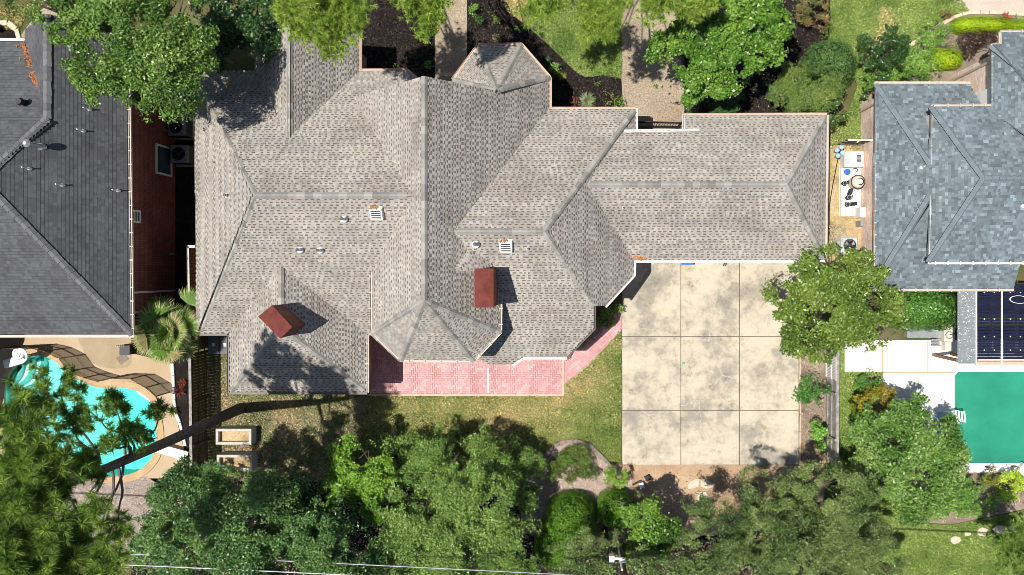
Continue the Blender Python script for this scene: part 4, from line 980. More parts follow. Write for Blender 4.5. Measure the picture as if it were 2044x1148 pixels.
for k, (px, py, rz, lab) in enumerate(((1686, 366, .3, 'black pool pump beside the round filter tank'), (1695, 394, 1.2, 'second black pool pump below the filter tank'), (1692, 408, .1, 'lowest black pool pump near the end of the pad'))):
    x, y = W2(px, py, .4); pm = thing('pool_pump', (x, y, 0), lab, 'pump', 'black pool pumps')
    c_, s_ = math.cos(rz), math.sin(rz)
    b = MB(); b.lathe(x, y, [(.11, .12), (.13, .2), (.13, .42), (.10, .46)], 16); b.build('strainer', M['black'], pm)
    b = MB(); b.torus((x, y, .46), .1, .02, 16, 6); b.build('strainer_lid', M['greymetal'], pm)
    b = MB(); b.tube([(x+c_*.1, y+s_*.1, .3), (x+c_*.48, y+s_*.48, .3)], .085, 12); b.build('motor', M['black'], pm)
    b = MB(); b.obox(x+c_*.3, y+s_*.3, .12, .3, .18, .1, rz); b.build('foot', M['darkmetal'], pm)
pp = thing('pool_piping', (*W2(1690, 400), 0), 'white plumbing pipes running between pumps and filter', 'pipes')
for pts_ in ([(1681, 335), (1681, 425)], [(1685, 345), (1685, 420), (1712, 420)], [(1676, 330), (1676, 430), (1716, 428)], [(1690, 352), (1690, 372), (1708, 384)], [(1700, 385), (1712, 400), (1706, 415)], [(1680, 414), (1715, 412)]):
    b = MB(); b.tube([W(px, py, .3) for px, py in pts_], .033, 8); b.build('pipe', M['pipe'], pp)
for pts_ in ([(1690, 400), (1694, 382), (1702, 386), (1700, 398)], [(1700, 335), (1712, 338), (1708, 345)], [(1680, 290), (1672, 320), (1667, 345), (1656, 410), (1656, 470)]):
    b = MB(); b.tube([W(px, py, .25) for px, py in smooth_line(pts_, 5)], .02, 6); b.build('cable', M['black'], pp)
b = MB(); b.tube([W(1656, 295, .05), W(1654, 450, .05)], .03, 6); tag(b.build('pvc_conduit', M['cream']), 'long pale conduit lying along the garage side', 'pipe')
for px, py, w_, d_, mt, lab in ((1717, 425, .5, .5, 'white', 'white electrical box on the pink brick wall'), (1715, 447, .25, .3, 'greymetal', 'small grey meter box on the pink brick wall'), (1658, 412, .12, .2, 'black', 'small black box lying on the tan soil')):
    b = MB(); x, y = W2(px, py, .6); b.obox(x, y, .0 if mt == 'black' else .3, w_*.6, d_, .12 if mt == 'black' else .7, 0, None, .02); tag(b.build('utility_box', M[mt]), lab, 'box')

# ------------------------------------------------------------------ iron gates
def iron_gate(p0, p1, h, label, n, rails=2):
    a, c_ = np.array(p0), np.array(p1); d = c_-a; L = np.linalg.norm(d); d /= L
    root = thing('iron_gate', (a[0], a[1], 0), label, 'gate')
    for i in range(n):
        q = a+d*(L*(i+.5)/n); b = MB(); b.obox(q[0], q[1], .06, .025, .025, h-.06, math.atan2(d[1], d[0])); b.build('bar', M['black'], root)
    for z_ in (.12, h-.18, h)[:rails+1]:
        b = MB(); b.tube([(*a, z_), (*c_, z_)], .03, 6); b.build('rail', M['black'], root)
    for q in (a, c_): b = MB(); b.obox(q[0], q[1], 0, .08, .08, h+.08); b.build('post', M['black'], root)
    return root
iron_gate(W2(1268, 254), W2(1352, 256), 1.6, 'black iron gate across the aggregate driveway by the garage', 16)
g_ = thing('side_gate', (*W2(1700, 292), 0), 'dark board gate with white cap beside the pool valves', 'gate')
a = np.array(W2(1671, 289)); c_ = np.array(W2(1719, 287))
for i in range(8):
    q = a+(c_-a)*((i+.5)/8); b = MB(); b.obox(q[0], q[1], .05, .13, .03, 1.55, 0); b.build('board', M['fencewood'], g_)
for z_, mt in ((1.6, 'white'), (1.1, 'greywood'), (.4, 'greywood')):
    q = (a+c_)/2; b = MB(); b.obox(q[0], q[1]-.04, z_, np.linalg.norm(c_-a), .07, .06); b.build('rail', M[mt], g_)
b = MB(); q = (a+c_)/2; b.obox(q[0], q[1]-.07, 1.25, .12, .06, .06, .5); b.build('latch', M['white'], g_)

# ------------------------------------------------------------------ pergola and things by the right pool
pg = thing('shade_cover', (*W2(1980, 650), 0), 'pergola with dark navy panels and a grey metal strip at right', 'pergola')
zp = 2.75; x0, y0 = W2(1911, 726, zp); x1, y1 = W2(1948, 566, zp)
b = MB(); n = 22
for i in range(n):
    ya, yb = y0+(y1-y0)*i/n, y0+(y1-y0)*(i+1)/n; m_ = (ya+yb)/2
    b.poly([(x0, ya, zp), (x1, ya, zp), (x1, m_, zp+.02), (x0, m_, zp+.02)]); b.poly([(x0, m_, zp+.02), (x1, m_, zp+.02), (x1, yb, zp), (x0, yb, zp)])
b.build('metal_strip', M['greymetal'], pg)
rsp = MB()
for k in range(110):
    px, py = rnd.uniform(1913, 1946), rnd.uniform(570, 722); q = W(px, py, zp+.025); rsp.obox(q[0], q[1], q[2], rnd.uniform(.02, .07), rnd.uniform(.02, .05), .006, rnd.uniform(0, 3))
rsp.build('fallen_petals', M['white'], pg)['kind'] = 'stuff'
for k, (pa, pb) in enumerate(((1951, 1997), (2003, 2049), (2055, 2110))):
    xa, ya = W2(pa, 718, zp); xb, yb = W2(pb, 566, zp); n = 26
    for i in range(n):
        u0, u1 = ya+(yb-ya)*i/n, ya+(yb-ya)*(i+1)/n; b = MB(); b.box(xa, xb, u0+.012, u1-.012, zp-.02+.004*(i % 2), zp+.012); b.build('panel_slat', M['panel'], pg)
    for px in (pa+14, pa+34):
        for py in (584, 637, 672, 699):
            q = W(px, py, zp+.02); b = MB(); b.lathe(q[0], q[1], [(.035, zp+.01), (.03, zp+.03)], 8); b.build('screw_cap', M['white'], pg)
for px in (1949, 2000, 2052):
    xa, ya = W2(px-1, 729, zp+.05); xb, yb = W2(px+1.3, 566, zp+.05); b = MB(); b.box(xa, xb, ya, yb, zp, zp+.06); b.build('divider', M['white'], pg)
xa, ya = W2(1949, 728.5, zp); xb, yb = W2(2120, 722, zp); b = MB(); b.box(xa, xb, ya, yb, zp-.18, zp-.02); b.build('front_beam', M['copper'], pg)
for py in (715.5, 719.5):
    xa, ya = W2(1951, py+.8, zp-.1); xb, yb = W2(2120, py-.8, zp-.1); b = MB(); b.box(xa, xb, ya, yb, zp-.12, zp-.06); b.build('purlin', M['copper'], pg)
for px, py in ((1952, 718), (2090, 718), (1914, 720)):
    x, y = W2(px, py, zp); b = MB(); b.obox(x, y, 0, .14, .14, zp-.1); b.build('post', M['brownwood'], pg)
hs = MB(); q = W(2034, 598, zp+.05); hs.torus(q, .42, .035, 36, 6, 1, .42, -.05); tag(hs.build('coiled_hose', M['pipe'], None, True), 'white hose loop lying on the dark pergola panels', 'hose')
hs = MB(); hs.tube([W(x, y, zp+.05) for x, y in smooth_line([(1951, 572), (1956, 566), (1964, 564)], 4)], .045, 8); tag(hs.build('pool_hose', M['pipe'], None, True), 'short bent white hose at the top left of the pergola', 'hose')
hs = MB(); hs.tube([W(x, y, zp+.05) for x, y in smooth_line([(1976, 565), (1985, 569), (1998, 571)], 4)], .045, 8); tag(hs.build('pool_hose', M['pipe'], None, True), 'short white hose against the pergola divider', 'hose')
sh = thing('storage_bench', (*W2(1850, 665), 0), 'long grey storage bench against the green hedge', 'bench')
x0, y0 = W2(1812, 673, .5); x1, y1 = W2(1884, 654, .5); b = MB(); b.box(x0, x1, y0, y1, 0, .45); b.build('body', M['greywood'], sh); b = MB(); b.box(x0-.03, x1+.03, y0-.03, y1, .45, .5); b.build('lid', M['greymetal'], sh)
b = MB(); b.tube([W(1812, 658, .6), W(1870, 660, .6), W(1903, 661, .6)], .03, 8); po = b.build('pool_pole', M['paleblue']); tag(po, 'pale blue telescopic pool pole lying across the grey bench', 'pole')
b = MB(); b.tube([W(1826, 651, .62), W(1868, 660, .62)], .025, 8); tag(b.build('pool_brush_pole', M['pipe']), 'white brush pole leaning across the grey bench', 'pole')
gr = thing('grill_counter', (*W2(1892, 670), 0), 'cream outdoor counter with a round grey burner beside the pergola', 'counter')
x0, y0 = W2(1885, 682, .9); x1, y1 = W2(1906, 646, .9); b = MB(); b.box(x0, x1, y0, y1, 0, .9); b.build('counter', M['cream'], gr)
x, y = W2(1895, 669, .92); b = MB(); b.torus((x, y, .93), .17, .03, 24, 6); b.build('burner_ring', M['greymetal'], gr); b = MB(); b.tube([(x, y, .94), (x+.3, y+.1, .95)], .02, 6); b.build('handle', M['black'], gr)
x0, y0 = W2(1887, 700, .5); x1, y1 = W2(1899, 683, .5); b = MB(); b.box(x0, x1, y0, y1, 0, .5); tag(b.build('storage_box', M['cream']), 'small tan box below the cream outdoor counter', 'box')
ch = thing('slatted_stool', (*W2(1868, 684), 0), 'small white slatted stool on the white deck', 'stool')
for k in range(5):
    x0, y0 = W2(1860, 690.5-k*3, .4); x1, y1 = W2(1876, 688.5-k*3, .4); b = MB(); b.box(x0, x1, y0, y1, .37, .4); b.build('slat', M['greymetal'], ch)
x, y = W2(1868, 684, .2)
for dx, dy in ((-.17, -.14), (.17, -.14), (.17, .14), (-.17, .14)): b = MB(); b.obox(x+dx, y+dy, 0, .04, .04, .37); b.build('leg', M['greymetal'], ch)
def lounge(px, py, rz, label):
    x, y = W2(px, py, .3); root = thing('lounge_chair', (x, y, 0), label, 'chair'); c_, s_ = math.cos(rz), math.sin(rz)
    T = lambda u, v: (x+u*c_-v*s_, y+u*s_+v*c_)
    for k in range(6):
        q = T(-.5+k*.16, 0); b = MB(); b.obox(q[0], q[1], .32, .13, .55, .03, rz); b.build('seat_slat', M['paleblue'], root)
    for k in range(4):
        q = T(.47+k*.08, 0); b = MB(); b.obox(q[0], q[1], .36+k*.12, .08, .55, .03, rz); b.build('back_slat', M['white'], root)
    for u, v in ((-.5, -.26), (-.5, .26), (.4, -.26), (.4, .26)): q = T(u, v); b = MB(); b.obox(q[0], q[1], 0, .05, .05, .32, rz); b.build('leg', M['white'], root)
    for v in (-.3, .3): q0 = T(-.2, v); q1 = T(.5, v); b = MB(); b.tube([(*q0, .52), (*q1, .58)], .025, 6); b.build('arm', M['white'], root)
lounge(1889, 832, .1, 'pale blue and white pool chair at the edge of the green pool')
for k, (px, lab) in enumerate(((1923, 'small dark wire planter on the white strip, left of the orange plant'), (2022, 'small dark wire planter on the white strip near the right edge'))):
    x, y = W2(px, 935); root = thing('wire_planter', (x, y, 0), lab, 'planter')
    for z_ in (.06, .18, .3): b = MB(); b.torus((x, y, z_), .13+z_*.1, .012, 18, 5); b.build('hoop', M['darkmetal'], root)
    for i in range(6): a = i*math.pi/3; b = MB(); b.tube([(x+.13*math.cos(a), y+.13*math.sin(a), .03), (x+.16*math.cos(a), y+.16*math.sin(a), .3)], .01, 5); b.build('rib', M['darkmetal'], root)

# ------------------------------------------------------------------ small things in the back yard
for k, (px, py, s_, lab) in enumerate(((1906, 1077, .24, 'pointed pale stepping stone, first of the row'), (1930, 1065, .14, 'smallest pale stepping stone in the row'), (1959, 1061, .25, 'broad flat stepping stone in the middle of the row'), (1995, 1056, .28, 'long pale stepping stone, fourth of the row'), (2019, 1053, .16, 'last stepping stone half shaded by the pine'))):
    x, y = W2(px, py); n = 7; ph = rnd.uniform(0, 6); q = []
    for i in range(n): a = ph+2*math.pi*i/n; r_ = s_*rnd.uniform(.8, 1.2); q.append((x+r_*1.15*math.cos(a), y+r_*.8*math.sin(a)))
    b = MB(); b.prism(q, 0, .085); tag(b.build('stepping_stone', M['stone']), lab, 'stone', 'stepping stones on the lawn')
for k, (poly_, lab) in enumerate((([(1372, 968), (1378, 960), (1386, 956), (1396, 955), (1394, 970), (1384, 974), (1374, 976)], 'left quarter of the round flagstone landing'), ([(1399, 955), (1412, 957), (1421, 963), (1424, 972), (1410, 975), (1398, 970)], 'right quarter of the round flagstone landing'), ([(1390, 981), (1409, 981), (1413, 1006), (1392, 1004)], 'square pale flagstone below the round landing'))):
    b = MB(); b.prism([W2(*p) for p in poly_], 0, .06); tag(b.build('flagstone', M['stone']), lab, 'stone', 'flagstones on the dirt')
sg = thing('solar_light', (*W2(1281, 969), 0), 'small solar spotlight with a pale blue panel on the gravel', 'light')
x, y = W2(1281, 969, .3); b = MB(); b.obox(x, y, .3, .22, .26, .03, .35); b.build('panel_frame', M['white'], sg); b = MB(); b.obox(x, y, .331, .1, .07, .006, .35); b.build('cell', M['paleblue'], sg)
b = MB(); b.tube([(x, y, 0), (x, y, .3)], .02, 6); b.build('stake', M['black'], sg)
x, y = W2(1292, 953); b = MB(); b.obox(x, y, 0, .24, .24, .25, .5); tag(b.build('black_box', M['black']), 'small black cube box on the tan dirt', 'box')
x, y = W2(1271, 963); b = MB(); b.obox(x, y, 0, .48, .08, .12, .45); tag(b.build('edging_bar', M['black']), 'short black bar lying on the gravel', 'bar')
x, y = W2(1373, 523, .5); b = MB(); b.rings([[(x-.26, y-.1, .04), (x+.26, y-.1, .04), (x+.26, y+.2, .04), (x-.26, y+.2, .04)], [(x-.3, y-.14, .42), (x+.3, y-.14, .42), (x+.3, y+.24, .42), (x-.3, y+.24, .42)]]); tag(b.build('recycling_tub', M['blue']), 'bright blue plastic tub under the white garage eave', 'tub')
for k, (px, lab) in enumerate(((1444, 'left dark stick leaning by the garage door'), (1448, 'right dark stick leaning by the garage door'))):
    b = MB(); b.tube([W(px, 531, .05), W(px+3, 520, .6)], .02, 6); tag(b.build('stick', M['black']), lab, 'stick')
b = MB(); x, y = W2(1364, 725); b.obox(x, y, .034, .12, .1, .03, .4, None, .01); tag(b.build('green_scrap', M['stepedge']), 'tiny green scrap on the middle slab', 'scrap')
rail = thing('hand_rail', (*W2(736, 766), 0), 'dark iron hand rail at the corner of the brick patio', 'railing')
for py in (757, 770, 783): x, y = W2(738, py); b = MB(); b.tube([(x, y, 0), (x, y, .85)], .02, 6); b.build('post', M['black'], rail)
b = MB(); b.tube([(*W2(738, 755), .85), (*W2(738, 785), .85)], .022, 6); b.build('top_bar', M['black'], rail)
ct = thing('patio_chair', (*W2(256, 690), 0), 'dark patio chair half hidden by the palm', 'chair')
x, y = W2(258, 697); b = MB(); b.obox(x, y, .4, .5, .5, .05); b.build('seat', M['black'], ct)
for k in range(5): b = MB(); b.obox(x-.2+k*.1, y+.24, .45, .03, .03, .45); b.build('back_bar', M['greymetal'], ct)
for dx in (-.22, .22):
    for dy in (-.22, .22): b = MB(); b.obox(x+dx, y+dy, .01, .04, .04, .4); b.build('leg', M['black'], ct)
b = MB(); b.obox(*W2(245, 716), .01, .5, .4, .012, .6); tag(b.build('door_mat', M['greybed']), 'tan mat on the deck left of the palm', 'mat')
b = MB(); x, y = W2(0, 58); b.lathe(x, y, [(.16, 0), (.2, .3), (.15, .32)], 14); tag(b.build('flower_pot', M['black']), 'dark pot in the small stone edged bed', 'pot')

# ------------------------------------------------------------------ pole and wires
up = thing('utility_pole', (2.2, -12.64, 0), 'brown wooden utility pole with a white bracket at the bottom edge', 'pole')
b = MB(); b.tube([(2.2, -12.64, 0), (2.2, -12.64, 5), (2.2, -12.64, 11)], [.17, .15, .12], 14); b.build('shaft', M['polewood'], up)
b = MB(); b.tube([(2.2, -12.35, 5.9), (2.2, -12.52, 5.9)], .13, 12); b.tube([(1.78, -12.4, 5.75), (2.2, -12.36, 5.95)], .06, 8); b.obox(1.75, -12.42, 5.5, .22, .3, .35); b.build('bracket', M['pipe'], up)
b = MB(); b.tube([(2.12, -12.45, .2), (2.12, -12.45, 7.0)], .045, 8); b.build('conduit', M['pipe'], up)
for k, (zc, lab) in enumerate(((7.4, 'lower bright overhead wire crossing the bottom trees'), (8.4, 'upper bright overhead wire crossing the bottom trees'))):
    dz = .08 if k else 0
    A_, B_ = Vector((-36, -10.98-dz, zc-.05)), Vector((2.2, -12.64-dz, zc+.0)); D_ = Vector((34, -14.0-dz, zc+.1))
    pts_ = []
    for (p, q) in ((A_, B_), (B_, D_)):
        for i in range(13): t = i/12; r_ = p.lerp(q, t); r_.z -= .7*4*t*(1-t)*(.35 if p is A_ else .6); pts_.append(r_)
    b = MB(); b.tube(pts_, .022, 6); tag(b.build('overhead_wire', M['wire']), lab, 'wire', 'overhead wires')

# ------------------------------------------------------------------ foliage
def rand_dirs(n):
    d = rng.normal(size=(n, 3)); return d/np.linalg.norm(d, axis=1, keepdims=True)
def leaf_mesh(P, N, size, aspect, cols, name):
    """one folded diamond (two triangles) per leaf"""
    n = len(P); t = rand_dirs(n); u = np.cross(N, t); u /= np.linalg.norm(u, axis=1, keepdims=True)+1e-9; v = np.cross(N, u)
    s = size[:, None]
    a = P-u*s*.5; b_ = P+v*s*aspect*.5+N*s*.06; c_ = P+u*s*.5; d_ = P-v*s*aspect*.5+N*s*.06
    V = np.stack([a, b_, c_, d_], 1).reshape(-1, 3); F = np.arange(4*n, dtype=np.int32).reshape(-1, 4)
    return mesh_np(name, V, F, cols)
def pal(cols, n, base=None):
    """random colours along a palette; base shifts the pick"""
    cols = np.array(cols); t = np.clip((rng.random(n) if base is None else base+rng.normal(0, .18, n)), 0, .999)*(len(cols)-1)
    i = t.astype(int); f = (t-i)[:, None]; c = cols[i]*(1-f)+cols[np.minimum(i+1, len(cols)-1)]*f
    return c*rng.uniform(.65, 1.4, (n, 1))
LEAFK = np.array([1.75, 1.9, 1.4])
_NF = [(np.random.default_rng(77+i).normal(size=(7, 3)), np.random.default_rng(177+i).uniform(0, 6.28, 7)) for i in range(4)]
def nf(P, freq, i):
    D, ph = _NF[i]; D = D/np.linalg.norm(D, axis=1, keepdims=True)
    return np.sin(P @ (D.T*freq)+ph).sum(1)/2.6
def sprays(blobs):
    out = []
    for c_, rx, ry, rz in blobs:
        out.append((c_, rx*.92, ry*.92, rz))
        if rx < .45: continue
        for k in range(int(5+9*rx)):
            d = rand_dirs(1)[0]; d[2] = abs(d[2])*1.0-.15; q = min(.55, max(.16, rx*rng.uniform(.16, .40))); e = np.array(c_)+d*np.array([rx, ry, rz])*rng.uniform(.88, 1.15)
            out.append((tuple(e), q*rng.uniform(.8, 1.3), q*rng.uniform(.8, 1.3), q*.6))
    return out
def crown_points(blobs, dens, gapf, gap, fill_in=.4):
    """blobs: (centre, rx, ry, rz). leaves through the shell of each lobe, thinned and pushed about by noise so that sprays and holes form"""
    Ps = []; Ns = []; Ts = []
    for (c_, rx, ry, rz) in blobs:
        n = int(rx*ry*math.pi*dens); d = rand_dirs(n*2); d = d[d[:, 2] > -.3]; d = d[:n]; n = len(d)
        R = np.array([rx, ry, rz]); c_ = np.array(c_)
        Q = c_+d*R
        r = (1-fill_in*rng.random(n)**1.3)*(1+.26*nf(Q, 1.6, 0)+.16*nf(Q, 4.5, 1))+rng.exponential(.05, n)*(rng.random(n) < .3)
        P = c_+d*R*r[:, None]+rng.normal(0, .05, (n, 3))
        k = nf(P*np.array([1, 1, .6]), gapf, 2)+1.0*nf(P, gapf*2.7, 3) > gap+rng.normal(0, .25, n)
        P = P[k]; d = d[k]
        Ps.append(P); Ns.append(d*.4+np.array([0, 0, .55])); Ts.append(np.clip(.5+.28*nf(P, 3.0, 1)+.12*nf(P, 9, 0), 0, 1))
    P = np.concatenate(Ps); N = np.concatenate(Ns)+rng.normal(0, .7, (len(P), 3)); N /= np.linalg.norm(N, axis=1, keepdims=True)
    return P, N, np.concatenate(Ts)
def pblob(px, py, r, z, rz=.6, ry=None):
    s = (H-z)/SCL; return (W(px, py, z), r*s, (ry or r)*s, max(.25, r*s*rz))
def tall(blobs, k):
    return [q+(k,) for q in blobs]
def tree(name, blobs, label, cat, cols, base=None, leaf=.15, aspect=.55, dens=1000, clump=.42, cld=2.2, trunk=.16, mat='leaf', group=None, fill_in=.4, limbs=True, barkm='bark', twigs=0, gap=-.26):
    B = [pblob(*q) if len(q) > 3 and not hasattr(q[0], '__len__') else q for q in blobs]
    cx = sum(q[0][0]*q[1] for q in B)/sum(q[1] for q in B); cy = sum(q[0][1]*q[1] for q in B)/sum(q[1] for q in B)
    if base is None: base = (cx, cy)
    root = thing(name, (base[0], base[1], 0), label, cat, group)
    P, N, T = crown_points(sprays(B), dens*.86, 1.0/max(.2, clump), gap, fill_in)
    P[:, 2] = np.maximum(P[:, 2], .05)
    qx = NX+P[:, 0]*SCL/(H-P[:, 2]); qy = NY-P[:, 1]*SCL/(H-P[:, 2]); kp = (qx > -150) & (qx < 2200) & (qy > -150) & (qy < 1260); P, N, T = P[kp], N[kp], T[kp]
    me = leaf_mesh(P, N, leaf*.82*rng.uniform(.6, 1.4, len(P)), aspect, pal(cols, len(P), T)*LEAFK, 'crown')
    link('crown', me, M[mat], root)
    b = MB(); zt = min(q[0][2] for q in B); zf = max(.3, zt*.55)
    f = Vector((base[0]*.6+cx*.4, base[1]*.6+cy*.4, zf))
    b.tube([(base[0], base[1], 0), (base[0]*.85+cx*.15, base[1]*.85+cy*.15, zf*.5), f], [trunk*1.25, trunk, trunk*.8], 9)
    if limbs:
        for c_, rx, ry, rz in B:
            e = Vector(c_); m = f.lerp(e, .5)+Vector((rnd.uniform(-.2, .2), rnd.uniform(-.2, .2), .15)); b.tube([f-Vector((0, 0, .05)), m, e], [trunk*.55, trunk*.35, trunk*.12], 6)
            for k in range(4):
                d = Vector((rnd.uniform(-1, 1)*rx, rnd.uniform(-1, 1)*ry, rnd.uniform(.0, .8)*rz)); b.tube([m.lerp(e, .6), e+d*.9], [trunk*.18, .012], 5)
            for k in range(twigs):
                d = Vector((rnd.uniform(-1, 1)*rx, rnd.uniform(-1, 1)*ry, rnd.uniform(.5, 1.1)*rz)); p = e+d*.5; b.tube([p, e+d*1.05], [.02, .007], 4)
    b.build('trunk', M[barkm], root)
    return root
def shrub(name, blobs, label, cols, leaf=.1, dens=1500, clump=.2, cld=6, **k):
    return tree(name, blobs, label, 'shrub', cols, leaf=leaf, dens=dens, clump=clump, cld=cld, trunk=.05, **k)

# palettes (base colours, dark to light)
OAK = [(.030, .060, .012), (.055, .100, .020), (.085, .140, .030), (.115, .165, .045)]
DARK = [(.018, .040, .014), (.030, .065, .022), (.045, .085, .032)]
BRIGHT = [(.030, .070, .010), (.055, .112, .015), (.080, .145, .022), (.11, .175, .035)]
LIME = [(.06, .125, .013), (.095, .17, .02), (.13, .205, .03)]
YEL = [(.035, .060, .011), (.062, .095, .017), (.088, .125, .024), (.12, .155, .045)]
OLIVE = [(.032, .056, .018), (.062, .092, .030), (.098, .130, .048), (.145, .172, .075)]
GREYG = [(.042, .078, .020), (.078, .128, .032), (.115, .172, .048), (.150, .205, .066)]
BLUEG = [(.022, .054, .018), (.045, .092, .030), (.072, .125, .042), (.105, .16, .062)]
HEDGE = [(.030, .085, .018), (.050, .120, .028), (.075, .150, .040)]
YHEDGE = [(.14, .20, .008), (.20, .27, .010), (.28, .32, .015)]
BURG = [(.025, .011, .010), (.045, .020, .016), (.065, .030, .024)]
AZAL = [(.045, .10, .018), (.085, .16, .03), (.13, .20, .05), (.18, .22, .08)]
ORNG = [(.05, .09, .012), (.09, .12, .014), (.16, .13, .012), (.20, .10, .012)]
DRY = [(.20, .16, .11), (.32, .27, .20), (.12, .12, .06)]
RED = [(.10, .02, .02), (.22, .04, .03), (.30, .08, .05)]

# ---- trees along the top
tree('oak_tree', [(60, 4, 44, 8), (168, 40, 66, 8.2), (205, 112, 66, 8), (290, 60, 100, 9), (335, 140, 75, 8.5), (262, 178, 50, 7.5), (283, 208, 30, 7), (372, 190, 36, 7.2), (352, 40, 70, 9), (385, 100, 42, 8), (180, 160, 34, 7.5)],
     'big bright leafy oak overhanging the charcoal roof at top left', 'tree', OAK, (-18.3, 10.4), leaf=.135, dens=1500, clump=.42, cld=2.6, trunk=.3, gap=-.08)
tree('shade_tree', [(455, 40, 62, 4.6), (525, 30, 58, 5), (440, 95, 42, 4), (500, 80, 46, 4.2), (548, 60, 34, 4.5), (520, -30, 60, 5)], 'dark shaded tree between the big oak and the pine', 'tree', DARK, (-15.2, 12.3), leaf=.15, dens=1100, clump=.4, cld=2.4, trunk=.18)  # shade on this lower crown is put into its darker leaf colours
tree('elm_tree', [(1345, 112, 50, 4.6), (1395, 125, 58, 5), (1405, 60, 52, 5.2), (1450, 30, 56, 5.4), (1510, 30, 52, 5.4), (1548, 45, 34, 5), (1470, 100, 56, 5), (1430, 165, 36, 4.5), (1390, 180, 26, 4.2), (1525, 95, 34, 4.6), (1320, 90, 28, 4.3), (1480, 150, 26, 4)],
     'bright green large leaved tree over the aggregate driveway', 'tree', BRIGHT, leaf=.17, aspect=.65, dens=1150, clump=.38, cld=3.0, trunk=.2)
# pines that reach in over the top edge
def needles(tufts, n, length, name, cols, spread=.9):
    """tufts: (centre, axis); n needles each, thin triangles"""
    C_ = np.repeat(np.array([t[0] for t in tufts]), n, 0); A_ = np.repeat(np.array([t[1] for t in tufts]), n, 0)
    tone = np.repeat(rng.random(len(tufts)), n); N_ = len(C_)
    d = A_*.55+rand_dirs(N_)*spread; d[:, 2] += .12; d /= np.linalg.norm(d, axis=1, keepdims=True)
    L = length*rng.uniform(.7, 1.2, N_)[:, None]; w = np.cross(d, rand_dirs(N_)); w /= np.linalg.norm(w, axis=1, keepdims=True)+1e-9; w *= .015
    V = np.stack([C_-w, C_+w, C_+d*L], 1).reshape(-1, 3)
    return mesh_np(name, V, np.arange(3*N_, dtype=np.int32).reshape(-1, 3), pal(cols, N_, tone)*np.array([1.85, 2.15, 1.6]))
PINE = [(.040, .060, .015), (.075, .100, .022), (.110, .140, .030), (.150, .170, .050)]
PINEL = [(.075, .11, .018), (.12, .165, .028), (.17, .21, .04), (.22, .23, .07)]
PINED = [(.040, .068, .018), (.072, .110, .026), (.112, .155, .036), (.165, .195, .055)]
def pine(name, base, zt, blobs, label, ntuft, cols, trunk=.22, needle=.26, per=34, spread=.85, lean=None, extra=()):
    root = thing(name, (*base, 0), label, 'tree'); top = (base[0]+(lean[0] if lean else 0), base[1]+(lean[1] if lean else 0), zt)
    tk = MB(); tk.tube([(*base, 0)]+[(base[0]+(top[0]-base[0])*t+.10*math.sin(5*t), base[1]+(top[1]-base[1])*t+.08*math.cos(4*t)-.08, zt*t) for t in (.2, .4, .6, .8, 1)], [trunk*1.15, trunk, trunk*.85, trunk*.7, trunk*.45, .05], 10)
    if trunk > .25:
        tk = MB(); Rg = []; nr, ns = int(zt*5), 18; off = [rnd.uniform(-.5, .5) for _ in range(ns)]
        for i in range(nr+1):
            t = i/nr; cxx = base[0]+(top[0]-base[0])*t+.16*math.sin(4.2*t)+.03*math.sin(17*t); cyy = base[1]+(top[1]-base[1])*t+.10*math.sin(6*t+1)-.085; rr = max(.04, trunk*(1.22-.2*min(1, t*8)-.72*t))
            Rg.append([(cxx+rr*(1+.10*math.sin(k*2.4+i*.55)+rnd.uniform(-.09, .09))*math.cos(2*math.pi*k/ns), cyy+rr*(1+.10*math.sin(k*2.4+i*.55)+rnd.uniform(-.09, .09))*math.sin(2*math.pi*k/ns), zt*t) for k in range(ns)])
        tk.rings(Rg)
    tufts = []; br = MB()
    for (px, py, r, z, w) in blobs:
        c_ = Vector(W(px, py, z)); rr = r*(H-z)/SCL; n = int(ntuft*w)
        t = max(.3, min(.97, (z-.8)/zt)); s = Vector((base[0]+(top[0]-base[0])*t, base[1]+(top[1]-base[1])*t, zt*t))
        s.z *= rnd.uniform(.93, 1.0); s.x = base[0]+(top[0]-base[0])*s.z/zt; s.y = base[1]+(top[1]-base[1])*s.z/zt
        L_ = (c_-s).length; q1 = s.lerp(c_, .3)+Vector((rnd.uniform(-.14, .14)*L_, rnd.uniform(-.14, .14)*L_, -.04*L_)); mid = s.lerp(c_, .62)+Vector((rnd.uniform(-.12, .12)*L_, rnd.uniform(-.12, .12)*L_, .05*L_))
        br.tube(smooth_line([s, q1, mid, c_], 3), [.06, .056, .052, .046, .042, .038, .032, .026, .02, .014], 5)
        nb = max(3, n//9)
        for k in range(nb):
            a = rnd.uniform(0, 2*math.pi); q = rr*math.sqrt(rnd.random()); e = c_+Vector((q*math.cos(a), q*math.sin(a), rnd.uniform(-.35, .45)*rr*.8))
            st = mid.lerp(c_, rnd.uniform(.5, 1)); br.tube([st, st.lerp(e, .5)+Vector((0, 0, .06)), e], [.02, .013, .006], 4)
            ax = (e-st).normalized()
            for j in range(max(1, n//nb)):
                p = st.lerp(e, rnd.uniform(.1, 1.08))+Vector((rnd.gauss(0, .17), rnd.gauss(0, .17), rnd.gauss(0, .1))); tufts.append((tuple(p), tuple(ax)))
    link('crown', needles(tufts, per, needle, 'crown', cols, spread), M['needle'], root)
    tk.build('trunk', M['pinebark'], root); br.build('branches', M['pinebark'], root)
    return root
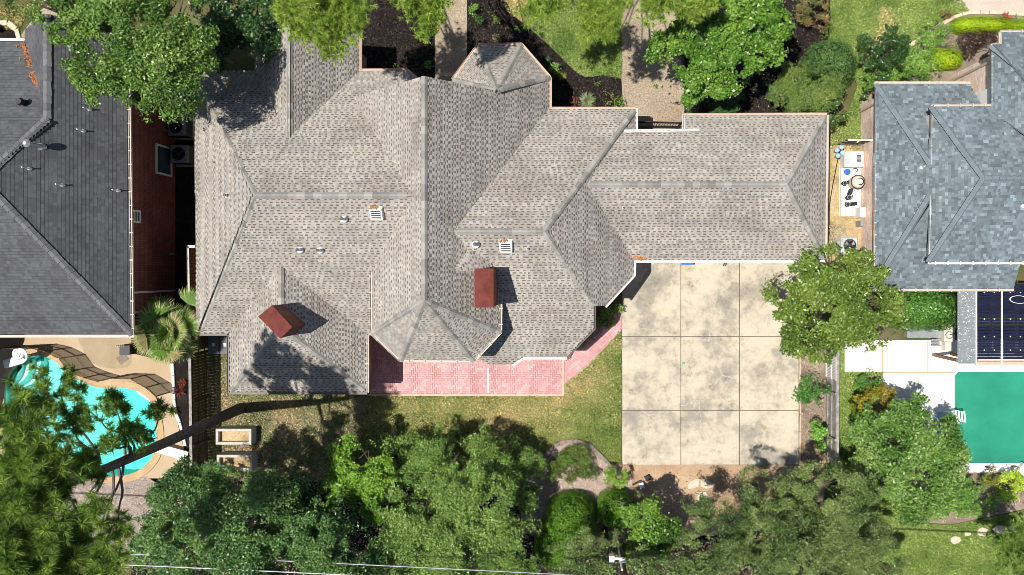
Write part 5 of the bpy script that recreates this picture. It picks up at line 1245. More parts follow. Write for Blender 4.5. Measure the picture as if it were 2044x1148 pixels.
pine('pine_tree', (-10.2, 13.9), 15, [(590, 15, 42, 10, 1.2), (640, 20, 46, 10.3, 1.6), (700, 30, 40, 10, 1.4), (605, 60, 26, 9.5, .7), (665, 72, 38, 9.8, 1.3), (715, 50, 26, 10, .8), (660, 95, 20, 9.4, .5), (560, 30, 22, 9.6, .5), (640, -40, 60, 11, 1.2)],
     'light green pine overhanging the upper left roof gable', 190, PINEL, .26, .2, 30)
pine('pine_tree', (-6.4, 14.6), 14, [(832, 8, 26, 9.5, .7), (860, 35, 26, 9.3, .8), (852, 62, 16, 9.1, .45), (800, -12, 26, 9.8, .5), (885, 5, 16, 9.4, .35), (840, -45, 50, 10, .9)], 'light green pine branch hanging over the dark front bed', 190, PINEL, .22, .2, 30)
pine('pine_tree', (.8, 15.4), 14, [(1195, 22, 36, 8.5, 1.1), (1210, 52, 30, 8.2, .9), (1180, 62, 20, 8, .5), (1085, 8, 34, 8.5, .9), (1055, 25, 20, 8.2, .4), (1120, -20, 40, 9, .7), (1240, 10, 22, 8.4, .5)],
     'yellow green pine over the front lawn', 190, PINEL, .22, .24, 26)
pine('pine_tree', (6.0, 15.6), 13, [(1310, 12, 34, 8, 1), (1360, 8, 38, 8, 1.2), (1405, 10, 30, 8, .8), (1335, -30, 50, 8.6, .9), (1290, 4, 18, 7.8, .3)], 'yellow green pine at the top edge above the driveway', 190, PINEL, .22, .26, 26)
# ---- big pine at lower left
big_blobs = []
for (px, py, r, z, w) in [(40, 790, 52, 12.5, 0.49), (95, 780, 49, 12.5, 0.44), (130, 765, 33, 12, 0.28), (140, 830, 46, 12.2, 0.44), (60, 850, 71, 13.5, 1.16), (15, 830, 46, 13.5, 0.62), (225, 795, 31, 11, 0.39), (200, 835, 33, 11, 0.35), (245, 850, 28, 10.5, 0.31), (320, 820, 28, 9.8, 0.28), (295, 855, 33, 10, 0.35), (225, 885, 33, 11, 0.31),
                          (105, 915, 55, 14.5, 1.5), (30, 920, 55, 15, 1.5), (180, 920, 36, 12.5, .8), (60, 985, 50, 15, 1.1), (15, 1010, 50, 15.5, 1.3), (120, 975, 32, 13.5, .6), (185, 1000, 30, 11, .5), (235, 1065, 30, 11.5, .5), (175, 1040, 28, 11, .4), (75, 1060, 65, 15, 2.0), (20, 1100, 60, 15.5, 1.8), (150, 1075, 45, 13.5, 1.0), (130, 1130, 55, 14, 1.5), (220, 1110, 42, 12, .9), (200, 1145, 45, 12, .9), (60, 1150, 60, 15, 1.4)]: big_blobs.append((px, py, r, z+(2.6 if px < 190 else .8), w*(.82 if px < 190 else .85)))
pine('pine_tree', (-16.5, -6.88), 19.5, big_blobs, 'tall leaning pine over the turquoise pool at lower left', 100, PINED, .24, .30, 56, 1.0)
pine('pine_tree', (22.0, -15.5), 11, [(2040, 1060, 26, 6, .7), (2030, 1100, 32, 6, .9), (2046, 1135, 34, 6.5, .9), (2000, 1120, 14, 5.6, .2), (2060, 1150, 40, 6, .8)], 'dark pine branch at the right edge by the stepping stones', 150, PINED, .2, .24, 30)

# ---- trees along the bottom
tree('privet_tree', tall([(405, 1010, 80, 6.2), (505, 1035, 88, 6.8), (600, 1075, 84, 6.6), (400, 1095, 72, 6.5), (490, 1120, 86, 7), (670, 1110, 62, 6), (580, 1145, 70, 6.6), (330, 1060, 52, 5.6), (375, 960, 30, 4.8), (440, 985, 34, 4.6), (540, 985, 42, 5.4), (650, 1050, 36, 5), (720, 1085, 46, 4.6), (720, 1140, 50, 5), (330, 1120, 50, 5.6), (640, 1000, 40, 4.2), (590, 1020, 40, 5)], .95), 'broad dark green tree at the bottom left of the back yard', 'tree', BLUEG, leaf=.12, dens=1650, clump=.36, cld=3.2, trunk=.2)
tree('vine_shrub', [(430, 955, 28, 1.3), (462, 945, 18, 1.0), (395, 960, 24, 1.5), (360, 948, 16, 1.3)], 'green vine climbing over the lower planter box', 'shrub', HEDGE, leaf=.11, dens=1300, clump=.22, cld=5, trunk=.05)
tree('lime_tree', [(700, 925, 42, 4.2), (690, 975, 40, 4.4), (745, 965, 44, 4.8), (738, 912, 32, 4.2), (740, 1015, 36, 4.4), (765, 930, 24, 4.2), (665, 970, 24, 3.8)], 'lime green young tree between the two dark back trees', 'tree', LIME, leaf=.13, dens=1400, clump=.3, cld=4, trunk=.12)
tree('myrtle_tree', tall([(890, 905, 52, 1.6), (960, 905, 48, 1.6), (1020, 930, 48, 1.6), (820, 905, 40, 1.6), (1055, 960, 34, 1.6), (775, 905, 34, 1.6), (870, 960, 80, 3.5), (955, 945, 66, 3.1), (840, 1050, 90, 4.1), (950, 1040, 96, 4.3), (895, 1120, 100, 4.5), (1015, 985, 46, 2.7), (800, 1125, 56, 3.3), (1015, 1090, 56, 3.5), (1000, 1150, 60, 3.7), (800, 985, 44, 2.7)], .75), 'wide grey green tree in the middle of the bottom edge', 'tree', GREYG, leaf=.112, aspect=.5, dens=1850, clump=.34, cld=3.6, trunk=.2, twigs=5)
tree('green_tree', [(1290, 1045, 44, 3.6), (1265, 1070, 32, 3.4), (1325, 1060, 28, 3.4), (1290, 1095, 40, 3.6), (1255, 1100, 24, 3.2), (1320, 1100, 22, 3.2)], 'bright green tree beside the utility pole', 'tree', BRIGHT, leaf=.14, aspect=.6, dens=1500, clump=.3, cld=5, trunk=.1)
tree('olive_tree', tall([(1440, 1060, 72, 4.3), (1530, 1015, 66, 4.1), (1610, 1000, 66, 4.1), (1680, 1015, 66, 4.3), (1580, 1080, 90, 4.9), (1480, 1120, 76, 4.7), (1690, 1080, 72, 4.7), (1740, 1110, 50, 4.1), (1400, 1115, 52, 4.1), (1640, 1140, 90, 4.9), (1720, 990, 36, 3.7), (1560, 965, 24, 3.3), (1660, 955, 26, 3.3), (1780, 1130, 26, 3.3)], .95), 'wide olive grey tree below the concrete pad', 'tree', OLIVE, leaf=.112, aspect=.42, dens=1950, clump=.3, cld=3.8, trunk=.2, twigs=8, gap=-.12)
tree('olive_tree', [(1165, 1110, 46, 5), (1215, 1090, 30, 4.6), (1120, 1130, 36, 5), (1205, 1135, 36, 5), (1275, 1140, 40, 4.6), (1330, 1140, 34, 4.8)], 'smaller twiggy olive tree left of the utility pole', 'tree', OLIVE, leaf=.125, aspect=.42, dens=1350, clump=.26, cld=4.5, trunk=.12, twigs=10)
tree('olive_tree', [(1275, 1010, 26, 2.4), (1250, 1005, 18, 2.2), (1300, 1018, 18, 2.2)], 'small sparse olive grey tree above the bright green tree', 'tree', OLIVE, leaf=.12, aspect=.42, dens=1000, clump=.22, cld=6, trunk=.06, twigs=6)

# ---- by the concrete pad and the right pool
tree('holly_tree', [(1565, 590, 42, 4.2), (1625, 560, 52, 4.6), (1690, 570, 60, 4.8), (1745, 605, 52, 4.6), (1640, 620, 62, 4.8), (1705, 645, 56, 4.6), (1600, 665, 42, 4.2), (1640, 690, 30, 4), (1780, 640, 28, 4), (1655, 525, 28, 4.2), (1780, 610, 26, 4), (1735, 670, 26, 3.8), (1540, 590, 18, 4)], 'yellow green tree over the corner of the concrete pad', 'tree', YEL, (12.2, -1.6), leaf=.16, aspect=.5, dens=1150, clump=.3, cld=4, trunk=.14, twigs=3)
tree('viburnum_shrub', [(1755, 865, 46, 2.6), (1815, 845, 46, 2.9), (1860, 870, 46, 2.8), (1800, 905, 58, 3.2), (1870, 925, 44, 2.7), (1745, 915, 34, 2.4), (1835, 970, 46, 2.5), (1890, 965, 34, 2.2), (1780, 960, 34, 2.3), (1910, 905, 24, 2.3), (1820, 1005, 28, 1.9), (1890, 840, 16, 2.4)], 'broad green shrub tree between the lawn and the green pool', 'tree', [(.035, .075, .016), (.065, .12, .028), (.10, .16, .045), (.14, .19, .07)], leaf=.16, aspect=.55, dens=1200, clump=.28, cld=4.5, trunk=.1)
shrub('croton_bush', [(1738, 812, 34, 1.5), (1765, 795, 22, 1.3), (1720, 838, 20, 1.2)], 'yellow and orange bush at the edge of the white deck', ORNG, leaf=.12)
shrub('small_shrub', [(1738, 762, 20, .7), (1725, 770, 14, .6)], 'small green shrub in the square cut from the white deck', HEDGE)
shrub('small_shrub', [(1622, 780, 26, 1.1), (1605, 788, 16, .9), (1638, 775, 16, 1.0)], 'upper dark shrub in the grey strip by the fence', HEDGE, leaf=.12)
shrub('small_shrub', [(1635, 868, 22, 1.1), (1640, 890, 16, .9), (1628, 850, 13, .9)], 'lower bright shrub in the grey strip by the fence', [(.05, .13, .02), (.09, .19, .03), (.12, .22, .05)], leaf=.11)
shrub('lily_clump', [(1970, 965, 20, .7)], 'yellow leaved clump on the pool bed', ORNG[:3], leaf=.2, aspect=.2, dens=700)
shrub('lily_clump', [(2018, 968, 24, .8), (2010, 990, 16, .6), (2035, 962, 16, .7)], 'bright yellow green clump right of the yellow leaved one', [(.10, .2, .015), (.2, .3, .03), (.3, .34, .04)], leaf=.22, aspect=.22, dens=800)
shrub('small_shrub', [(1978, 936, 10, .5)], 'small orange plant on the white pool strip', ORNG, leaf=.1)
shrub('bed_shrub', [(1935, 985, 26, .8), (1960, 1005, 24, .7), (1905, 1000, 26, .8), (1880, 1020, 22, .6), (1850, 1015, 22, .6), (1930, 1015, 18, .5)], 'low mixed green planting along the grey bed', AZAL, leaf=.11, dens=1100)
shrub('dry_plant', [(1830, 985, 12, .7), (1838, 998, 9, .5)], 'small rusty brown dried plant in the grey bed', RED, leaf=.12)
shrub('dry_plant', [(1858, 1010, 18, .4), (1990, 985, 16, .4)], 'pale dry tuft among the grey bed planting', DRY, leaf=.14, aspect=.15, dens=600)

# ---- beds at the front
def ball(name, px, py, r, h, label, cols, leaf=.07, n=9000, flat=.55, ry=None, jag=.05, mat='leafsoft'):
    """clipped shrub: leaves packed on a rounded body"""
    s = (H-h*.6)/SCL; c_ = W(px, py, h*.5); rx = r*s; ry_ = (ry or r)*s
    root = thing(name, (c_[0], c_[1], 0), label, 'shrub')
    d = rand_dirs(n); d[:, 2] = np.abs(d[:, 2]); d[:, 2] *= 1
    p = np.sign(d)*np.abs(d)**flat if False else d
    P = np.empty((n, 3)); k = 1+rng.normal(0, jag, n)-.25*rng.random(n)**3
    q_ = 4.5 if 'hedge' in name else 2.4
    m = np.maximum(1e-3, (np.abs(d[:, 0])**q_+np.abs(d[:, 1])**q_+np.abs(d[:, 2])**q_))**(1/q_)
    e = d/m[:, None]
    P[:, 0] = c_[0]+e[:, 0]*rx*k; P[:, 1] = c_[1]+e[:, 1]*ry_*k; P[:, 2] = .05+e[:, 2]*(h-.05)*k
    N = e/np.array([rx, ry_, h])+rng.normal(0, .35, (n, 3))/rx; N /= np.linalg.norm(N, axis=1, keepdims=True)
    tone = .5+.5*np.sin(P[:, 0]*5+c_[0])*np.cos(P[:, 1]*4+c_[1]*3)*.6
    link('crown', leaf_mesh(P, N, leaf*rng.uniform(.7, 1.3, n), .6, pal(cols, n, tone)*LEAFK, 'crown'), M[mat], root)
    b = MB(); b.lathe(c_[0], c_[1], [(rx*.75, .05), (rx*.88, h*.35), (rx*.8, h*.7), (rx*.4, h*.9)], 18)
    for i, v in enumerate(b.v): b.v[i] = (v[0], c_[1]+(v[1]-c_[1])*ry_/rx, v[2])
    b.build('branch_core', M['hedgecore'], root)
    return root
ball('clipped_hedge', 1846, 617, 63, 2.2, 'dense clipped green hedge below the blue grey roof', [(.035, .085, .018), (.055, .12, .026), (.08, .15, .036)], .13, 12000, ry=41, jag=.06, mat='leaf')
ball('ball_shrub', 1660, 128, 50, 1.9, 'round clipped grey green ball shrub by the lawn', [(.045, .09, .03), (.07, .125, .045), (.10, .16, .06)], .09, 9000, jag=.06)
tree('yaupon_shrub', [(1590, 170, 44, 2.0), (1640, 185, 40, 2.1), (1575, 205, 36, 1.9), (1625, 215, 44, 2.1), (1668, 215, 22, 1.8), (1555, 180, 24, 1.7)], 'broad rounded dark green shrub above the garage corner', 'shrub', [(.02, .045, .014), (.045, .08, .02), (.08, .12, .03), (.12, .15, .045)], leaf=.1, dens=2200, clump=.22, cld=6, trunk=.08, fill_in=.25, twigs=3)
shrub('box_shrub', [(1400, 205, 32, 1.2), (1440, 210, 32, 1.2), (1420, 188, 30, 1.1), (1460, 195, 20, 1.1)], 'dark clipped shrub right of the driveway gate', [(.018, .045, .015), (.035, .075, .025), (.06, .11, .04)], leaf=.08, dens=2400, fill_in=.2)
shrub('pink_shrub', [(1620, 20, 28, 1.1), (1635, 40, 18, 1.0), (1605, 35, 16, .9)], 'reddish tipped shrub in the dark mulch bed', [(.045, .075, .02), (.09, .10, .035), (.22, .08, .05), (.10, .12, .05)], leaf=.1)
shrub('bed_border', [(1650, 30, 10, .4), (1652, 55, 9, .4), (1646, 68, 9, .35), (1650, 8, 9, .4)], 'yellow green border plants at the lawn side of the mulch', YEL, leaf=.1, dens=900)
tree('dark_shrub', [(1745, 100, 30, 2.0), (1775, 80, 26, 2.0), (1790, 105, 26, 1.9), (1760, 130, 28, 1.9), (1725, 80, 14, 1.7), (1805, 80, 14, 1.6)], 'dark green upright shrub at the lawn corner', 'shrub', [(.014, .035, .010), (.025, .055, .016), (.042, .08, .022)], leaf=.14, dens=1400, clump=.24, cld=6, trunk=.07)
shrub('azalea_bed', [(1815, 115, 24, .9), (1840, 95, 22, .8), (1860, 70, 20, .7), (1830, 135, 24, .9), (1865, 145, 18, .7), (1795, 140, 22, 1.0), (1850, 120, 16, .6), (1878, 92, 13, .5), (1893, 62, 12, .4), (1900, 90, 9, .4), (1870, 48, 12, .5)], 'light green azalea planting between the limestone edge and the yellow hedge', AZAL, leaf=.11, dens=1300)
shrub('foundation_shrub', [(1735, 160, 20, 1.0), (1765, 155, 22, 1.0), (1800, 160, 20, .9), (1830, 158, 18, .8), (1725, 185, 16, .9)], 'green foundation shrubs along the blue grey roof eave', [(.03, .07, .012), (.06, .12, .022), (.10, .16, .03)], leaf=.12, dens=1400)
ball('yellow_hedge', 1962, 50, 58, .8, 'long clipped yellow green hedge near the top right corner', YHEDGE, .07, 8000, ry=17)
ball('yellow_hedge', 2050, 52, 26, .7, 'short clipped yellow green hedge cut by the right edge', YHEDGE, .07, 3000, ry=12)
yh = ball('yellow_hedge', 1883, 118, 36, .8, 'slanted clipped yellow green hedge above the brick wall', YHEDGE, .07, 5000, ry=20)
shrub('burgundy_hedge', [(1930, 82, 16, .7), (1952, 76, 17, .7), (1975, 78, 16, .7), (1936, 103, 16, .7), (1958, 100, 17, .7), (1978, 100, 12, .7)], 'dark burgundy leaved hedge under the house eave', BURG, leaf=.1, dens=2200, fill_in=.25)
shrub('red_flowers', [(1880, 33, 8, .3), (1892, 30, 7, .3)], 'dark red flowers on the curve of the limestone edge', RED, leaf=.09)
shrub('red_flowers', [(2005, 32, 7, .35), (2014, 36, 6, .3)], 'bright red flowers beside the grassy clump', [(.25, .02, .02), (.4, .04, .04)], leaf=.08)
def spiky(px, py, r, h, label, cols, n=60, name='spiky_plant'):
    x, y = W2(px, py, h*.4); root = thing(name, (x, y, 0), label, 'plant'); b = MB()
    for k in range(n):
        a = rnd.uniform(0, 2*math.pi); L = r/40*rnd.uniform(.7, 1.1); up_ = rnd.uniform(.3, 1.1); w = .035
        c_, s_ = math.cos(a), math.sin(a); cl_ = cols[rnd.randrange(len(cols))]; ps = []
        for t in (0, .4, .75, 1): ps.append((x+c_*L*t, y+s_*L*t, .05+h*up_*(t*1.6-t*t*1.1), w*(1-t*.95)))
        for i in range(3):
            p, q = ps[i], ps[i+1]
            b.poly([(p[0]-s_*p[3], p[1]+c_*p[3], p[2]), (p[0]+s_*p[3], p[1]-c_*p[3], p[2]), (q[0]+s_*q[3], q[1]-c_*q[3], q[2]), (q[0]-s_*q[3], q[1]+c_*q[3], q[2])], cl_)
    b.build('leaves', M['grass'], root)
spiky(1172, 201, 19, .6, 'pale variegated spiky plant in the mulch by the front eave', [(.30, .34, .20), (.38, .40, .26), (.18, .25, .10)], 90)
spiky(2030, 42, 16, .5, 'pale grassy clump by the red flowers', [(.22, .30, .12), (.32, .38, .2)], 60)
spiky(1122, 152, 11, .4, 'small yellow green spiky plant under the porch roof edge', [(.16, .22, .04), (.22, .26, .06)], 40)
spiky(345, 822, 12, .5, 'green strappy plant in the narrow pool bed', [(.10, .16, .03), (.16, .2, .05)], 40); spiky(358, 782, 15, .5, 'burgundy strappy plant where the mesh fence ends', [(.10, .03, .03), (.16, .05, .05)], 50); spiky(364, 765, 10, .35, 'orange red strappy plant by the palm bed', [(.30, .08, .04), (.22, .06, .03)], 30)
for k, (px, py, r, cols, lab) in enumerate(((1108, 135, 14, AZAL, 'rose bush left of the small spiky plant'), (1095, 118, 10, DARK, 'small dark bush by the porch roof corner'), (1210, 195, 12, [(.06, .08, .03), (.16, .13, .06), (.09, .12, .04)], 'brownish bush right of the variegated plant'), (1235, 207, 11, LIME, 'bright green little bush at the driveway edge'), (1148, 206, 9, RED, 'small red leaved plant under the eave'), (1193, 168, 5, LIME, 'tiny yellow green sprout in the mulch'),
                                        (948, 20, 16, AZAL, 'pale leaved bush at the top of the entry path'), (975, 22, 14, AZAL, 'white flecked bush in the shaded mulch'), (955, 40, 10, HEDGE, 'small green bush beside the entry path'), (990, 40, 10, YEL, 'small yellow green bush in the shaded mulch'), (855, 130, 10, HEDGE, 'small bush left of the brick band'), (790, 135, 8, HEDGE, 'small bush beside the dark window well'), (990, 75, 9, DRY, 'dry plant above the porch roof'))):
    shrub('bed_bush', [(px, py, r, .5)], lab, cols, leaf=.09, dens=1300, limbs=False)
# low planting between the walk and the wall, and the gravel bed
shrub('bed_planting', [(1210, 625, 16, .6), (1232, 615, 12, .5), (1195, 645, 12, .5), (1215, 650, 9, .45), (1180, 668, 8, .4), (1222, 640, 8, .4), (1160, 690, 7, .35), (1130, 718, 6, .3)], 'low green planting between the house corner and the brick walk', [(.05, .10, .02), (.10, .17, .03), (.15, .22, .05)], leaf=.11)
shrub('juniper_bed', [(1130, 905, 14, .4), (1155, 905, 14, .4), (1106, 925, 13, .4), (1150, 925, 26, .5), (1095, 940, 14, .4), (1110, 935, 22, .6), (1140, 905, 24, .6), (1170, 920, 24, .6), (1135, 940, 24, .6), (1165, 940, 16, .5), (1185, 945, 12, .5), (1122, 914, 13, .5)], 'low olive green groundcover inside the gravel bed', [(.035, .055, .012), (.065, .09, .02), (.10, .13, .03)], leaf=.10, dens=1300)
shrub('bed_bush', [(1135, 922, 13, .9), (1128, 915, 9, .8)], 'brighter green bush in the middle of the gravel bed', BRIGHT[1:], leaf=.1)
shrub('bed_bush', [(1230, 955, 19, 1.0), (1216, 940, 12, .8), (1238, 965, 12, .9)], 'bright yellow green bush beside the solar light', LIME, leaf=.11)
shrub('bed_bush', [(1215, 975, 13, .5), (1225, 985, 10, .4)], 'pale tan grassy tuft below the bright yellow green bush', DRY, leaf=.12, aspect=.2)
ball('topiary_shrub', 1140, 1042, 52, 2.6, 'large smooth clipped round shrub on the gravel', [(.055, .13, .012), (.085, .175, .018), (.12, .21, .03)], .07, 16000, jag=.025)
ball('topiary_shrub', 1228, 1018, 36, 2.2, 'smaller smooth clipped round shrub beside the large one', [(.055, .13, .012), (.085, .175, .018), (.12, .21, .03)], .07, 9000, jag=.025)
ball('topiary_shrub', 1112, 1092, 46, 2.4, 'lower clipped shrub merging with the large round one', [(.055, .13, .012), (.085, .175, .018), (.12, .21, .03)], .07, 11000, jag=.03)
shrub('bare_shrub', [(1662, 460, 14, .8), (1672, 475, 14, .7), (1655, 490, 12, .8), (1680, 460, 12, .6)], 'pale leafless twiggy bush beside the pale air conditioner', [(.30, .25, .18), (.42, .36, .28), (.08, .12, .04)], leaf=.16, aspect=.1, dens=700, twigs=14, barkm='twig')
tree('sapling', [(1615, 505, 10, 3.5), (1628, 515, 8, 3.4)], 'thin sapling poking out at the garage corner', 'tree', OLIVE, leaf=.12, dens=900, clump=.2, cld=6, trunk=.03)

# ---- fan palm
PX, PY, PZ = W(338, 664, 3.0)
pm = thing('fan_palm', (PX, PY, 0), 'fan palm between the brick wall and the pool', 'palm')
b = MB(); b.tube([(PX, PY, 0), (PX-.02, PY-.02, 1.4), (PX, PY, 3.0)], [.2, .17, .15], 12); b.build('trunk', M['bark'], pm)
cx, cy, cz = PX, PY, PZ
for k in range(40):
    a = 2*math.pi*k*.381966+.2; el = rnd.uniform(-.15, .75) if k < 26 else rnd.uniform(.7, 1.3); L = rnd.uniform(.35, 1.1) if el < .8 else rnd.uniform(.15, .45)
    if k == 5: a, el, L = 1.0, .15, 1.6
    d = Vector((math.cos(a)*math.cos(el), math.sin(a)*math.cos(el), math.sin(el))); s_ = Vector((-math.sin(a), math.cos(a), 0)); nn = s_.cross(d)
    if nn.z < 0: nn = -nn
    p0 = Vector((cx, cy, cz)); p1 = p0+d*L-Vector((0, 0, .12*L)); b = MB(); yl = rnd.random() < .18
    pc = (.16, .2, .05); b.tube([p0, p0.lerp(p1, .5)+Vector((0, 0, .08)), p1], [.03, .022, .016], 5, pc)
    m = 22; fr = rnd.uniform(.72, .95)
    for i in range(m):
        t = -1.25+2.5*i/(m-1); q = d*math.cos(t)+s_*math.sin(t); r1 = fr*rnd.uniform(.5, .6); r2 = fr*rnd.uniform(.9, 1.08)
        w = .052; sw = (-d*math.sin(t)+s_*math.cos(t)); fold = nn*(.03 if i % 2 else -.02)
        g_ = rnd.uniform(.75, 1.2); col = (.17*g_, .30*g_, .055*g_) if not yl else (.42*g_, .38*g_, .17*g_)
        tip = (.45, .40, .22) if rnd.random() < .4 else col
        droop = Vector((0, 0, -.10-.10*abs(t)))*1.0
        b.poly([p1, p1+q*r1+sw*w*.9+fold, p1+q*r1*1.3+droop*.35, p1+q*r1-sw*w*.9+fold], col)
        b.poly([p1+q*r1+sw*w*.8+fold, p1+q*r2+droop, p1+q*r1-sw*w*.8+fold], tip)
    b.build('frond', M['leafsoft'], pm)

# ------------------------------------------------------------------ grass, chips and litter
def scatter_pts(poly, dens, avoid=()):
    xs_ = [p[0] for p in poly]; ys_ = [p[1] for p in poly]
    bx = (max(min(xs_), -31), min(max(xs_), 25), max(min(ys_), -16), min(max(ys_), 15))
    n = int((bx[1]-bx[0])*(bx[3]-bx[2])*dens); x = rng.uniform(bx[0], bx[1], n); y = rng.uniform(bx[2], bx[3], n)
    k = inside(x, y, poly)
    for q in avoid: k &= ~inside(x, y, q)
    return x[k], y[k]
def patch(x, y, s, seed):
    r = np.random.default_rng(seed); v = np.zeros_like(x)
    for o in range(4):
        for _ in range(5):
            a = r.uniform(0, 6.28); f = s*(1.9**o)*r.uniform(.7, 1.3); v += np.sin((x*math.cos(a)+y*math.sin(a))*f+r.uniform(0, 6.28))/(1.6**o)
    return .5+v/8
def grass(poly, dens, cols, dry, label, h=.075, z=.012, dryspots=(), avoid=(), seed=1, name='grass', drybias=0):
    x, y = scatter_pts(poly, dens, avoid); n = len(x)
    t = patch(x, y, .9, seed); c = pal(cols, n, np.clip(patch(x, y, 2.2, seed+5), 0, 1))
    dk = np.clip((t-.62+drybias)*3.5, 0, .9)
    for (px, py, r, a) in dryspots:
        qx, qy = W2(px, py); d2 = ((x-qx)**2+(y-qy)**2)/(r/40)**2; dk = np.maximum(dk, a*np.exp(-d2*1.2)*(.75+.5*patch(x, y, 3, seed+9)))
    dk = (rng.random(n) < np.clip(dk, 0, 1))[:, None]; c = np.minimum(np.where(dk, pal(dry, n), c)*1.45, .8)
    a = rng.uniform(0, 6.283, n); c = c*rng.uniform(.6, 1.4, (n, 1)); w = rng.uniform(.015, .04, n); L = h*rng.uniform(.6, 1.5, n); le = rng.uniform(.2, 1.1, n)
    ca, sa = np.cos(a), np.sin(a); zz = np.full(n, z)
    p0 = np.stack([x-sa*w, y+ca*w, zz], 1); p1 = np.stack([x+sa*w, y-ca*w, zz], 1); p2 = np.stack([x+ca*L*le, y+sa*L*le, zz+L], 1)
    V = np.stack([p0, p1, p2], 1).reshape(-1, 3)
    o = link(name, mesh_np(name, V, np.arange(3*n, dtype=np.int32).reshape(-1, 3), c), M['grass'])
    tag(o, label, 'grass', None, 'stuff'); return o
G1 = [(.11, .175, .042), (.155, .225, .058), (.21, .275, .08), (.28, .33, .12)]
GB = [(.10, .16, .035), (.16, .21, .055), (.22, .26, .08), (.29, .30, .13)]
GD = [(.36, .27, .14), (.48, .37, .21), (.58, .47, .29)]
grass(lawnFp, 1000, G1, GD, 'short green grass of the front lawn', seed=3)
grass(lawnRp, 1000, G1, GD, 'short green grass of the side lawn', seed=4, drybias=-.25)
grass(lawnSp, 1000, G1, GD, 'short green grass beyond the grey fence', seed=21, drybias=-.45, avoid=([W2(*p) for p in [(1684, 678), (2260, 674), (2260, 945), (1890, 945), (1760, 832), (1760, 744), (1684, 744)]],))
grass(backLp, 1000, GB, GD, 'patchy green and tan grass of the back lawn', seed=8, drybias=-.06, avoid=([W2(*p) for p in [(405, 705), (462, 705), (462, 790), (735, 790), (735, 830), (640, 960), (405, 960)]], [W2(*p) for p in [(728, 600), (1127, 600), (1127, 791), (728, 791)]], [W2(*p) for p in [(1120, 600), (1245, 600), (1241, 659), (1181, 724), (1125, 770)]]),
      dryspots=((1000, 835, 70, .9), (1080, 820, 50, .8), (960, 800, 40, .7), (1145, 770, 40, .8), (1190, 740, 34, .6), (1225, 690, 22, .6), (890, 810, 26, .5), (800, 800, 60, .4), (1040, 860, 50, .6), (760, 850, 50, .4), (900, 860, 60, .35)))
grass([W2(*p) for p in [(405, 705), (462, 705), (462, 790), (735, 790), (735, 830), (640, 960), (405, 960)]], 500, GB, GD, 'sparse weedy grass on the brown soil', seed=12)
grass([W2(*p) for p in [(1648, 235), (1722, 235), (1722, 300), (1648, 300)]], 700, G1, GD, 'dry yellow green grass behind the dark side gate', seed=13, drybias=.3, z=.014)
grass([W2(*p) for p in [(-20, 10), (60, 10), (40, 60), (-20, 60)]], 900, G1, GD, 'grass patch in the upper left corner', seed=14, z=.012)
def chips(poly, dens, size, cols, label, name, z=.016, cat='litter', avoid=(), asp=.45):
    x, y = scatter_pts(poly, dens, avoid); n = len(x); N = np.stack([rng.normal(0, .35, n), rng.normal(0, .35, n), np.ones(n)], 1); N /= np.linalg.norm(N, axis=1, keepdims=True)
    P = np.stack([x, y, z+rng.uniform(0, size*.35, n)], 1)
    o = link(name, leaf_mesh(P, N, size*rng.uniform(.5, 1.5, n), asp, pal(cols, n), name), M['chips']); tag(o, label, cat, None, 'stuff')
MUL = [(.006, .005, .005), (.020, .016, .014), (.045, .036, .03), (.09, .07, .06)]
LIT = [(.10, .07, .045), (.24, .17, .11), (.38, .29, .20), (.48, .39, .30)]
GRV = [(.25, .20, .17), (.42, .34, .30), (.55, .46, .42), (.35, .25, .22)]
chips([W2(*p) for p in [(690, -60), (1000, -60), (1020, 25), (1062, 62), (1105, 100), (1140, 135), (1168, 154), (1200, 150), (1238, 158), (1238, 225), (1090, 230), (1080, 150), (935, 160), (934, -60), (866, -60), (866, 160), (700, 160)]], 260, .10, MUL, 'loose dark mulch chips in the front bed', 'mulch_chips', cat='mulch')
chips([W2(*p) for p in [(1368, -60), (1655, -60), (1657, 60), (1648, 95), (1690, 180), (1660, 245), (1368, 250)]], 260, .10, MUL, 'loose dark mulch chips under the bright green tree', 'mulch_chips', cat='mulch')
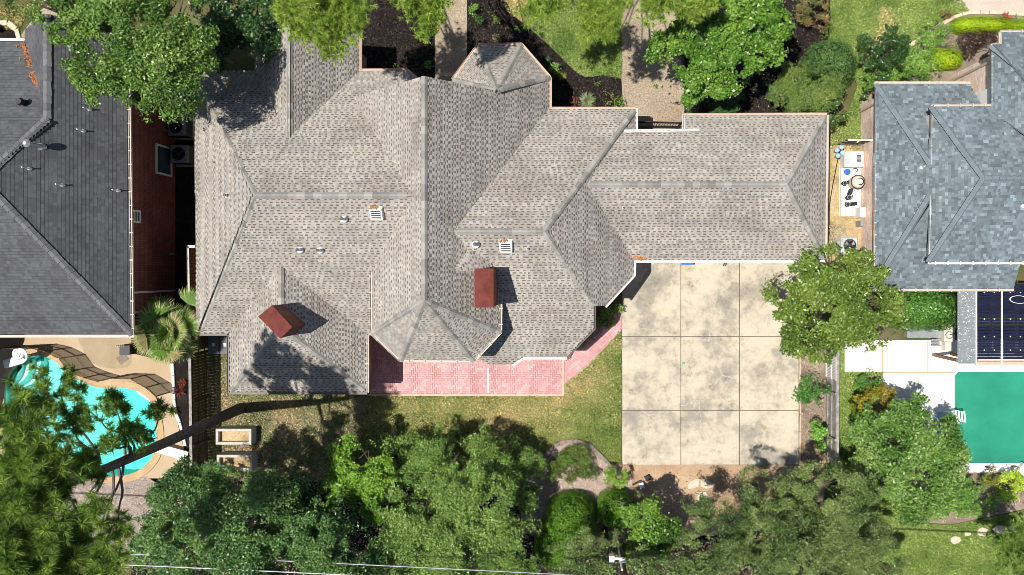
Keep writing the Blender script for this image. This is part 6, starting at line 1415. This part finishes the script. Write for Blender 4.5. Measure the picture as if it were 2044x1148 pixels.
chips([W2(*p) for p in [(1480, 0), (1655, 0), (1657, 60), (1648, 95), (1560, 200), (1480, 240)]], 7, .07, [(.4, .36, .33), (.55, .5, .48)], 'pale petals on the dark mulch', 'fallen_petals', z=.05, cat='petals')
chips([W2(*p) for p in [(1085, 915), (1110, 887), (1150, 881), (1182, 892), (1206, 918), (1240, 935), (1262, 960), (1250, 1010), (1200, 1040), (1120, 1090), (1040, 1060), (1040, 985)]], 420, .06, GRV, 'pink gravel stones in the planting bed', 'gravel', z=.02, cat='gravel', asp=.8)
chips([W2(*p) for p in [(120, 975), (200, 955), (290, 950), (330, 1000), (320, 1070), (250, 1100), (150, 1090), (110, 1030)]], 420, .06, [(.22, .19, .17), (.4, .35, .32), (.52, .47, .43)], 'grey gravel stones under the tall pine', 'gravel', z=.02, cat='gravel', asp=.8)
chips([W2(*p) for p in [(405, 705), (462, 705), (462, 790), (735, 790), (735, 830), (640, 960), (405, 960)]], 140, .10, LIT, 'brown leaf litter by the planter boxes', 'leaf_litter', z=.02)
chips([W2(*p) for p in [(300, 955), (1040, 955), (1130, 1085), (1350, 1075), (1500, 1060), (1640, 1000), (1700, 1150), (250, 1150)]], 70, .10, LIT, 'leaf litter under the back trees', 'leaf_litter', z=.02)
chips([W2(*p) for p in [(1596, 690), (1652, 690), (1654, 930), (1600, 930)]], 160, .08, LIT, 'dry leaves beside the concrete pad', 'leaf_litter', z=.02)
chips([W2(*p) for p in [(1235, 930), (1640, 930), (1640, 1010), (1350, 1070), (1240, 1010)]], 45, .06, LIT, 'scattered leaves on the tan dirt', 'leaf_litter', z=.014)
chips([W2(*p) for p in [(1645, 290), (1720, 290), (1720, 520), (1645, 520)]], 120, .06, [(.2, .14, .07), (.5, .38, .22), (.62, .5, .34)], 'dry litter on the side yard soil', 'leaf_litter', z=.014)
chips([W2(*p) for p in [(1760, 790), (1890, 835), (1905, 942), (2060, 944), (2060, 1005), (1990, 1025), (1900, 1044), (1835, 1041), (1790, 1006), (1735, 925)]], 150, .09, LIT, 'grey mulch litter round the pool shrubs', 'leaf_litter', z=.02)
